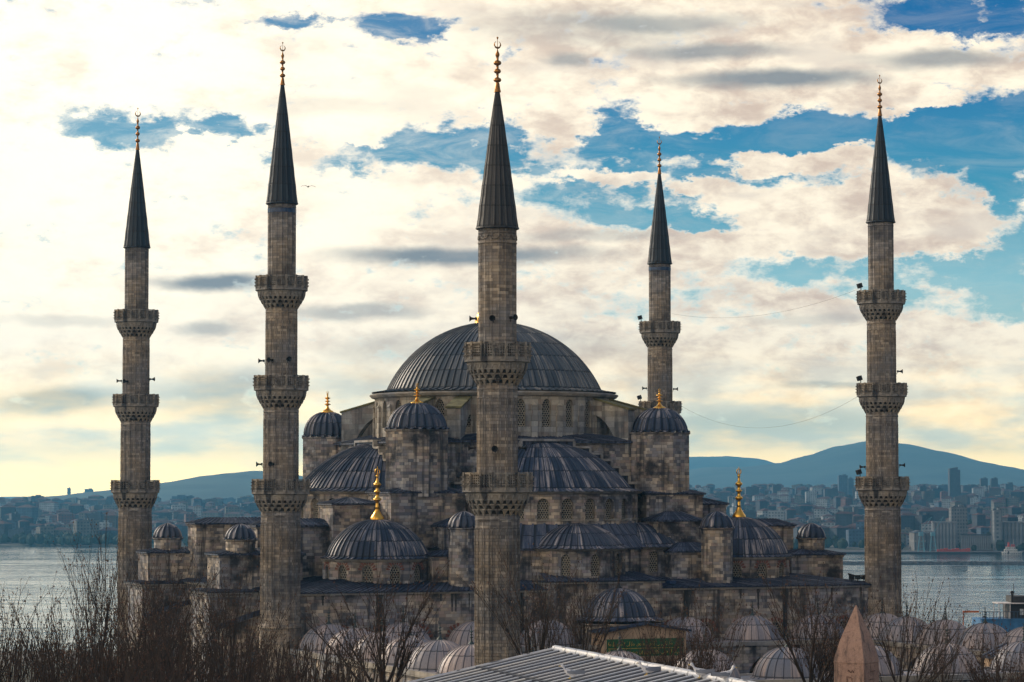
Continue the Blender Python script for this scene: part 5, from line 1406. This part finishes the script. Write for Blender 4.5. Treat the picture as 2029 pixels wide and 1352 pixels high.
# carved signs down the faces: shallow dark-cut strokes
mb = MB(); rn = random.Random(7)
for s in range(4):
    Mx = Matrix.Rotation(s * PI / 2, 4, 'Z'); z = zs - GZ - .35
    while z > zs - GZ - 4.0:
        k = rn.randint(0, 4); y = -.643 - (zs - GZ - z) * .0128 - .004
        x = rn.uniform(-.1, .1)
        if k == 0: P = [(x - .18, z), (x + .18, z)]
        elif k == 1: P = [(x - .2 + .05 * i, z + (.04 if i % 2 else 0)) for i in range(9)]
        elif k == 2: P = [(x - .12 + .03 * i, z + .05 * math.sin(i * 1.3)) for i in range(9)]
        elif k == 3: P = [(x - .1, z - .1), (x - .1, z + .1), (x + .1, z + .06), (x + .12, z - .1)]
        else: P = [(x - .15, z - .05), (x, z + .08), (x + .15, z + .02), (x + .05, z - .08)]
        mb.tube([Mx @ Vector((p[0], y, p[1])) for p in P], [.014] * len(P), 4); z -= .30
mb.build('carved_signs', [plain('carving_shadow_stone', (.13, .075, .06), .9)], obr)

# ------------------------------------------------------------------ near lead roof with gulls
A = at(1100, 1288, 80.0); Bp = at(1440, 1352, 66.9); Bp.z = A.z
rd = (Bp - A).normalized(); dn = Vector((rd.y, -rd.x, 0)); 
if dn.x > 0: dn = -dn
sl = math.tan(R(11.8)); 
rl = empty('near_roof_building', (A.x, A.y, GZ), 0, 'building with a pale ribbed lead gable roof at the bottom edge, gulls resting on it', 'building')
Lr = 34.0; Dn = 9.0
mb = MB(); e_ = A - Vector((0, 0, 0))
top0, top1 = A.copy(), A + rd * Lr
bot0 = A + dn * Dn - Vector((0, 0, sl * Dn)); bot1 = bot0 + rd * Lr
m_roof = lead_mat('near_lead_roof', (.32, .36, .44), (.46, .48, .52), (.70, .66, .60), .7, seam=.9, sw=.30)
roof_patch(mb, bot0, bot1, top1, top0, .60, 4, .06)
bk0 = A - dn * Dn - Vector((0, 0, sl * Dn)); bk1 = bk0 + rd * Lr
roof_patch(mb, bk1, bk0, top0, top1, .60, 4, .06)
mb.tube([top0 + Vector((0, 0, .03)), top1 + Vector((0, 0, .03))], [.11, .11], 8)
for a_, b_ in ((top0, bot0), (top0, bk0)): mb.tube([a_ + Vector((0, 0, .02)), b_ + Vector((0, 0, .02))], [.07, .07], 6)
mb.v = [(p[0] - A.x, p[1] - A.y, p[2] - GZ) for p in mb.v]; mb.build('roof', [m_roof], rl)
mb = MB(); ins = .5
c0, c1 = A + dn * (Dn - ins), A - dn * (Dn - ins); c0 = c0 + rd * ins; c1 = c1 + rd * ins; c2, c3 = c1 + rd * (Lr - 1), c0 + rd * (Lr - 1)
zt = bot0.z + .02
for p, q in ((c0, c1), (c1, c2), (c2, c3), (c3, c0)): mb.face([(p.x - A.x, p.y - A.y, 0), (q.x - A.x, q.y - A.y, 0), (q.x - A.x, q.y - A.y, zt - GZ), (p.x - A.x, p.y - A.y, zt - GZ)])
mb.face([(c0.x - A.x, c0.y - A.y, zt - GZ), (c1.x - A.x, c1.y - A.y, zt - GZ), ((A + rd * ins).x - A.x, (A + rd * ins).y - A.y, A.z - GZ - .15)])
mb.build('wall', [M_['stone']], rl)

gw = plain('gull_white', (.62, .62, .64), .8, 0, .1, 5); gg = plain('gull_grey', (.18, .20, .24), .8, 0, .1, 5); gy = plain('gull_bill', (.6, .4, .05), .5)
def gull(p, head, lab, sit=True):
    r0 = empty('gull', p, head, lab, 'gull', 'gulls resting on the near roof')
    mb = MB()
    V = []; prof = [(-.26, .0, .13), (-.2, .045, .13), (-.1, .085, .12), (.02, .10, .125), (.10, .085, .15), (.15, .055, .20), (.175, .045, .25), (.19, .052, .285), (.215, .052, .305), (.25, .03, .30), (.27, .005, .295)]
    n = 10
    for (x, r, z) in prof:
        for j in range(n): t = 2 * PI * j / n; V.append((x, r * math.cos(t), z + r * .92 * math.sin(t)))
    mb.add(V, [(i * n + j, i * n + (j + 1) % n, (i + 1) * n + (j + 1) % n, (i + 1) * n + j) for i in range(len(prof) - 1) for j in range(n)], None, 0, True)
    mb.build('body', [gw], r0)
    for s in (-1, 1):
        mb = MB(); V = []
        P = [(.09, .075, .17), (.02, .105, .15), (-.12, .09, .14), (-.26, .04, .145), (-.36, .01, .15)]
        for (x, y, z) in P: V += [(x, s * (y + .012), z - .045), (x, s * (y + .02), z), (x, s * y * .45, z + .05)]
        mb.add(V, [(3 * i + j, 3 * i + j + 1, 3 * i + j + 4, 3 * i + j + 3) for i in range(4) for j in range(2)], None, 0, True); mb.build('wing', [gg], r0)
    mb = MB(); mb.lathe([(.016, 0), (.012, .03), (.002, .055)], 6); mb.v = [(p[2] + .26, p[0], p[1] + .295) for p in mb.v]; mb.build('bill', [gy], r0)
    for s in (-1, 1): mb = MB(); mb.tube([Vector((.02, s * .03, .06)), Vector((.02, s * .035, -.02))], [.008, .007], 4); mb.box(.0, .06, s * .035 - .02, s * .035 + .02, -.02, -.005); mb.build('leg', [gy], r0)
def on_roof(px, py):
    # intersect the viewing ray with the near slope
    u, b_, c_ = ray(px, py); dd_ = Vector((u, b_, c_)); o_ = Vector((0, 0, CAMZ)); nrm = (bot0 - top0).cross(top1 - top0).normalized()
    t = (top0 - o_).dot(nrm) / dd_.dot(nrm); return o_ + dd_ * t
gull(on_roof(1131, 1351) + Vector((0, 0, .10)), R(175), 'gull at the bottom edge of the near roof, body mostly cut off')
gull(on_roof(1283, 1341) + Vector((0, 0, .05)), R(200), 'gull facing left in the middle of the near roof')
gull(on_roof(1388, 1347) + Vector((0, 0, .06)), R(160), 'gull just below the ridge of the near roof')
gull(on_roof(1437, 1353) + Vector((0, 0, .06)), R(20), 'gull farthest right on the near roof, by the ridge end')
# a gull in flight
p = at(611, 370, 260); r0 = empty('flying_gull', p, R(20), 'small dark bird gliding in the sky right of the second minaret', 'bird')
mb = MB(); V = [];
for (x, r) in ((-.3, .01), (-.15, .06), (.1, .08), (.25, .05), (.35, .01)):
    for j in range(8): t = 2 * PI * j / 8; V.append((r * math.cos(t), x, r * math.sin(t)))
mb.add(V, [(i * 8 + j, i * 8 + (j + 1) % 8, (i + 1) * 8 + (j + 1) % 8, (i + 1) * 8 + j) for i in range(4) for j in range(8)], None, 0, True); mb.build('body', [M_['iron']], r0)
for s in (-1, 1):
    mb = MB(); P = [(.05, 0), (.28, .10), (.55, .06), (.72, -.03)]; c_ = [.16, .14, .10, .02]; V = []
    for (x, z), w in zip(P, c_): V += [(s * x, w, z), (s * x, -w * .6, z - .01), (s * x, w * .2, z + .02)]
    mb.add(V, [(3 * i + j, 3 * i + (j + 1) % 3, 3 * i + 3 + (j + 1) % 3, 3 * i + 3 + j) for i in range(3) for j in range(3)]); mb.build('wing', [M_['iron']], r0)

# ------------------------------------------------------------------ bare trees
bark = plain('dark_bark', (.045, .032, .024), .95, 0, .4, 2.0)
twig = plain('twigs', (.045, .032, .025), .9, 0, .4, 1.0)
bud = plain('brown_seed_tufts', (.09, .050, .034), .9, 0, .5, 1.5)
def tree_meshes(seed, H, spread, n1=7, n2=6, n3=6, upright=.5, buds=2, t0=.34, r0=.26):
    rn = random.Random(seed); tr = MB(); cr = MB()
    def line(p, d, L, r, rend, segs, bend, mb, n, wob=.12):
        pts = [p.copy()]; rs = [r]; d = d.normalized()
        for i in range(segs):
            d = (d + Vector((rn.uniform(-wob, wob), rn.uniform(-wob, wob), bend + rn.uniform(-wob, wob) * .5))).normalized()
            p = p + d * (L / segs); pts.append(p.copy()); rs.append(r + (rend - r) * (i + 1) / segs)
        mb.tube(pts, rs, n); return pts, d
    Tp, _ = line(Vector((0, 0, 0)), Vector((rn.uniform(-.05, .05), rn.uniform(-.05, .05), 1)), H * t0, r0, r0 * .75, 5, 0, tr, 8, .04)
    for i in range(n1):
        a = 2 * PI * (i + rn.random() * .7) / n1; tilt = spread * (.35 + .65 * rn.random()) if i else spread * .1
        d = Vector((math.cos(a) * math.sin(tilt), math.sin(a) * math.sin(tilt), math.cos(tilt)))
        L1 = H * (1 - t0) * rn.uniform(.42, .55)
        P1, d1 = line(Tp[-1] - Vector((0, 0, rn.random() * H * .05)), d, L1, r0 * .32, r0 * .12, 5, upright * .12, cr, 5, .10)
        for j in range(n2):
            k = rn.uniform(.35, 1.0); q = P1[min(5, max(1, int(k * 5)))]
            a2 = rn.random() * 2 * PI; sp = rn.uniform(.15, .6)
            dd_ = (d1 + Vector((math.cos(a2) * sp, math.sin(a2) * sp, .1))).normalized()
            L2 = H * (1 - t0) * rn.uniform(.32, .52)
            P2, d2 = line(q, dd_, L2, r0 * .08, .011, 5, upright * .10, cr, 4, .08)
            for m_ in range(n3):
                q2 = P2[rn.randint(1, 5)]; a3 = rn.random() * 2 * PI; sp = rn.uniform(.25, .8)
                d3 = (d2 + Vector((math.cos(a3) * sp, math.sin(a3) * sp, .15))).normalized()
                L3 = H * (1 - t0) * rn.uniform(.08, .22)
                P3, _ = line(q2, d3, L3, .011, .007, 3, .06, cr, 3, .12)
                for b_ in range(buds):
                    c = P3[rn.randint(1, 3)] + Vector((rn.uniform(-.05, .05), rn.uniform(-.05, .05), rn.uniform(-.04, .04))); s = rn.uniform(.028, .055)
                    cr.add([c + Vector((s, 0, 0)), c + Vector((-s * .5, s, 0)), c + Vector((-s * .5, -s, 0)), c + Vector((0, 0, s * 1.7))], [(0, 1, 3), (1, 2, 3), (2, 0, 3)], None, 1)
    return tr.mesh('trunk', [bark]), cr.mesh('crown', [twig, bud]), sorted(v[2] for v in cr.v)[int(len(cr.v) * .93)]
TM_ = [tree_meshes(1, 18, R(52), 8, 6, 6, .45, 2, .62), tree_meshes(2, 19, R(36), 7, 6, 6, .6, 2, .56), tree_meshes(3, 17, R(64), 9, 6, 6, .5, 2, .60), tree_meshes(4, 18, R(62), 10, 8, 7, .6, 3, .68), tree_meshes(5, 18, R(72), 8, 7, 6, .35, 2, .60)]
def tree(px, ytop, Y, k, sc_w, lab, rot=0, grp='bare trees in front of the mosque'):
    p = at(px, ytop, Y); s = (p.z - GZ) / (TM_[k][2] * .985)
    r = empty('bare_tree', (p.x, Y, GZ), rot, lab, 'tree', grp); tr, cr, _h = TM_[k]
    a = link('trunk', tr, r); b_ = link('crown', cr, r)
    for o in (a, b_): o.scale = (s * sc_w, s * sc_w, s)
    return r
trees = [
 (780, 1178, 150, 0, 1.0, 'bare fan-shaped tree spreading in front of the left gilded corner dome wall', 1.0),
 (1060, 1150, 165, 1, 1.0, 'tall bare tree overlapping the foot of the nearest minaret on its right', .4),
 (1165, 1165, 160, 1, .9, 'bare tree with upright shoots in front of the raised middle of the facade', 2.2),
 (1398, 1238, 128, 3, .72, 'dense round-headed pollard tree beside the right end of the near roof', .0),
 (1300, 1258, 140, 0, .7, 'small sparse tree behind the ridge of the near roof', .9),
 (1585, 1190, 150, 0, 1.0, 'bare tree with a wide fan of shoots just left of the obelisk', 3.0),
 (1660, 1210, 160, 2, .7, 'bare tree directly behind the tip of the obelisk', 5.0),
 (1790, 1205, 150, 4, .8, 'bare tree with a wide fan of shoots just right of the obelisk', 4.0),
 (1870, 1250, 160, 1, .6, 'thin bare tree behind the right edge of the obelisk fan tree', 1.9),
 (1962, 1288, 135, 3, .8, 'low bushy bare tree in front of the domes at the right edge', 2.0),
 (2030, 1300, 150, 2, .7, 'bushy bare tree cut by the right edge of the picture', 2.9),
 (205, 1105, 150, 1, .62, 'tall thin-shooted tree standing against the water left of leftmost minaret', 1.2),
 (262, 1185, 160, 0, .85, 'bare tree in front of the foot of the leftmost minaret', 2.8),
 (150, 1200, 140, 4, .62, 'spreading bare tree against the glittering water', 4.4),
 (325, 1135, 170, 1, .8, 'tall bare tree in front of the far side pier', 3.3),
 (372, 1195, 165, 2, .75, 'dark-limbed spreading tree before the lower side wall', 5.1),
 (432, 1155, 185, 1, .7, 'bare tree in front of the near side pier', .2),
 (470, 1185, 150, 4, .7, 'bare spreading tree left of the second minaret foot', 1.5),
 (35, 1238, 130, 2, .9, 'bushy bare tree at the left edge above the dark thicket', .7),
 (95, 1245, 140, 0, .75, 'sparse bushy tree second from the left edge', 3.9),
 (-20, 1245, 125, 4, .8, 'wide bushy tree cut by the left edge of the picture', 2.4),
 (545, 1292, 140, 3, .85, 'dense brown-twigged tree below the second minaret', 4.8),
 (610, 1320, 130, 2, .8, 'low brown-twigged tree by the courtyard corner wall', 2.0),
 (395, 1280, 125, 2, .9, 'wide brown-twigged tree in the thicket under the side piers', 5.5),
 (300, 1272, 130, 0, .9, 'sparse brown-twigged tree in the thicket under leftmost minaret', 1.1),
 (205, 1285, 120, 3, .9, 'dense brown-twigged tree at the front of the left thicket', 3.6),
 (690, 1310, 140, 4, .7, 'low bare tree in front of the courtyard side wall', 3.2),
]
for (px, yt, Y, k, sw, lab, rot) in trees: tree(px, yt, Y, k, sw, lab, rot)
# undergrowth that fills the bottom left
mb = MB(); rn = random.Random(21)
for i in range(1900):
    px = rn.uniform(-80, 760); Y = rn.uniform(108, 150); lim = 1318 + 22 * math.sin(px / 60.0) + (30 if px < 200 else 0) + max(0, px - 520) * .22
    zt = zat(lim + rn.uniform(0, 40), Y); X = (px - CX) / F * Y; L = rn.uniform(1.0, 2.6); z = zt - L - rn.random() ** 2 * 3
    d = Vector((rn.uniform(-.4, .4), rn.uniform(-.4, .4), 1)).normalized(); p0 = Vector((X, Y, z)); p1 = p0 + d * L * .5; p2 = p1 + (d + Vector((rn.uniform(-.3, .3), 0, .2))).normalized() * L * .5
    mb.tube([p0, p1, p2], [.03, .02, .010], 3)
    for b_ in range(3):
        c = p1.lerp(p2, rn.random()); s = rn.uniform(.04, .09); mb.add([c + Vector((s, 0, 0)), c + Vector((-s * .5, s, 0)), c + Vector((-s * .5, -s, 0)), c + Vector((0, 0, s * 1.6))], [(0, 1, 3), (1, 2, 3), (2, 0, 3)], None, 1)
for i in range(420):      # main stems down to the ground
    px = rn.uniform(-80, 760); Y = rn.uniform(108, 150); X = (px - CX) / F * Y; zt = zat(1345, Y)
    mb.tube([Vector((X, Y, GZ)), Vector((X + rn.uniform(-1, 1), Y + rn.uniform(-1, 1), (zt + GZ) / 2)), Vector((X + rn.uniform(-2, 2), Y, zt + 1.5))], [.10, .06, .02], 4)
tag(mb.build('thicket', [twig, bud]), 'tangled brown leafless undergrowth filling the bottom left corner', 'undergrowth', kind='stuff')

# ------------------------------------------------------------------ air
m = bpy.data.materials.new('haze_air'); m.use_nodes = True; m.node_tree.nodes.clear(); N = NT(m.node_tree)
o = N.node('ShaderNodeOutputMaterial'); pv = N.node('ShaderNodeVolumePrincipled'); pv.inputs['Color'].default_value = (.16, .58, 1.0, 1); pv.inputs['Density'].default_value = 8.0e-5; pv.inputs['Anisotropy'].default_value = 0.6
N.l.new(pv.outputs[0], o.inputs['Volume'])
mb = MB(); mb.box(-15800, 15800, -400, 15800, -44.5, 225)
tag(mb.build('haze', [m]), kind='stuff')
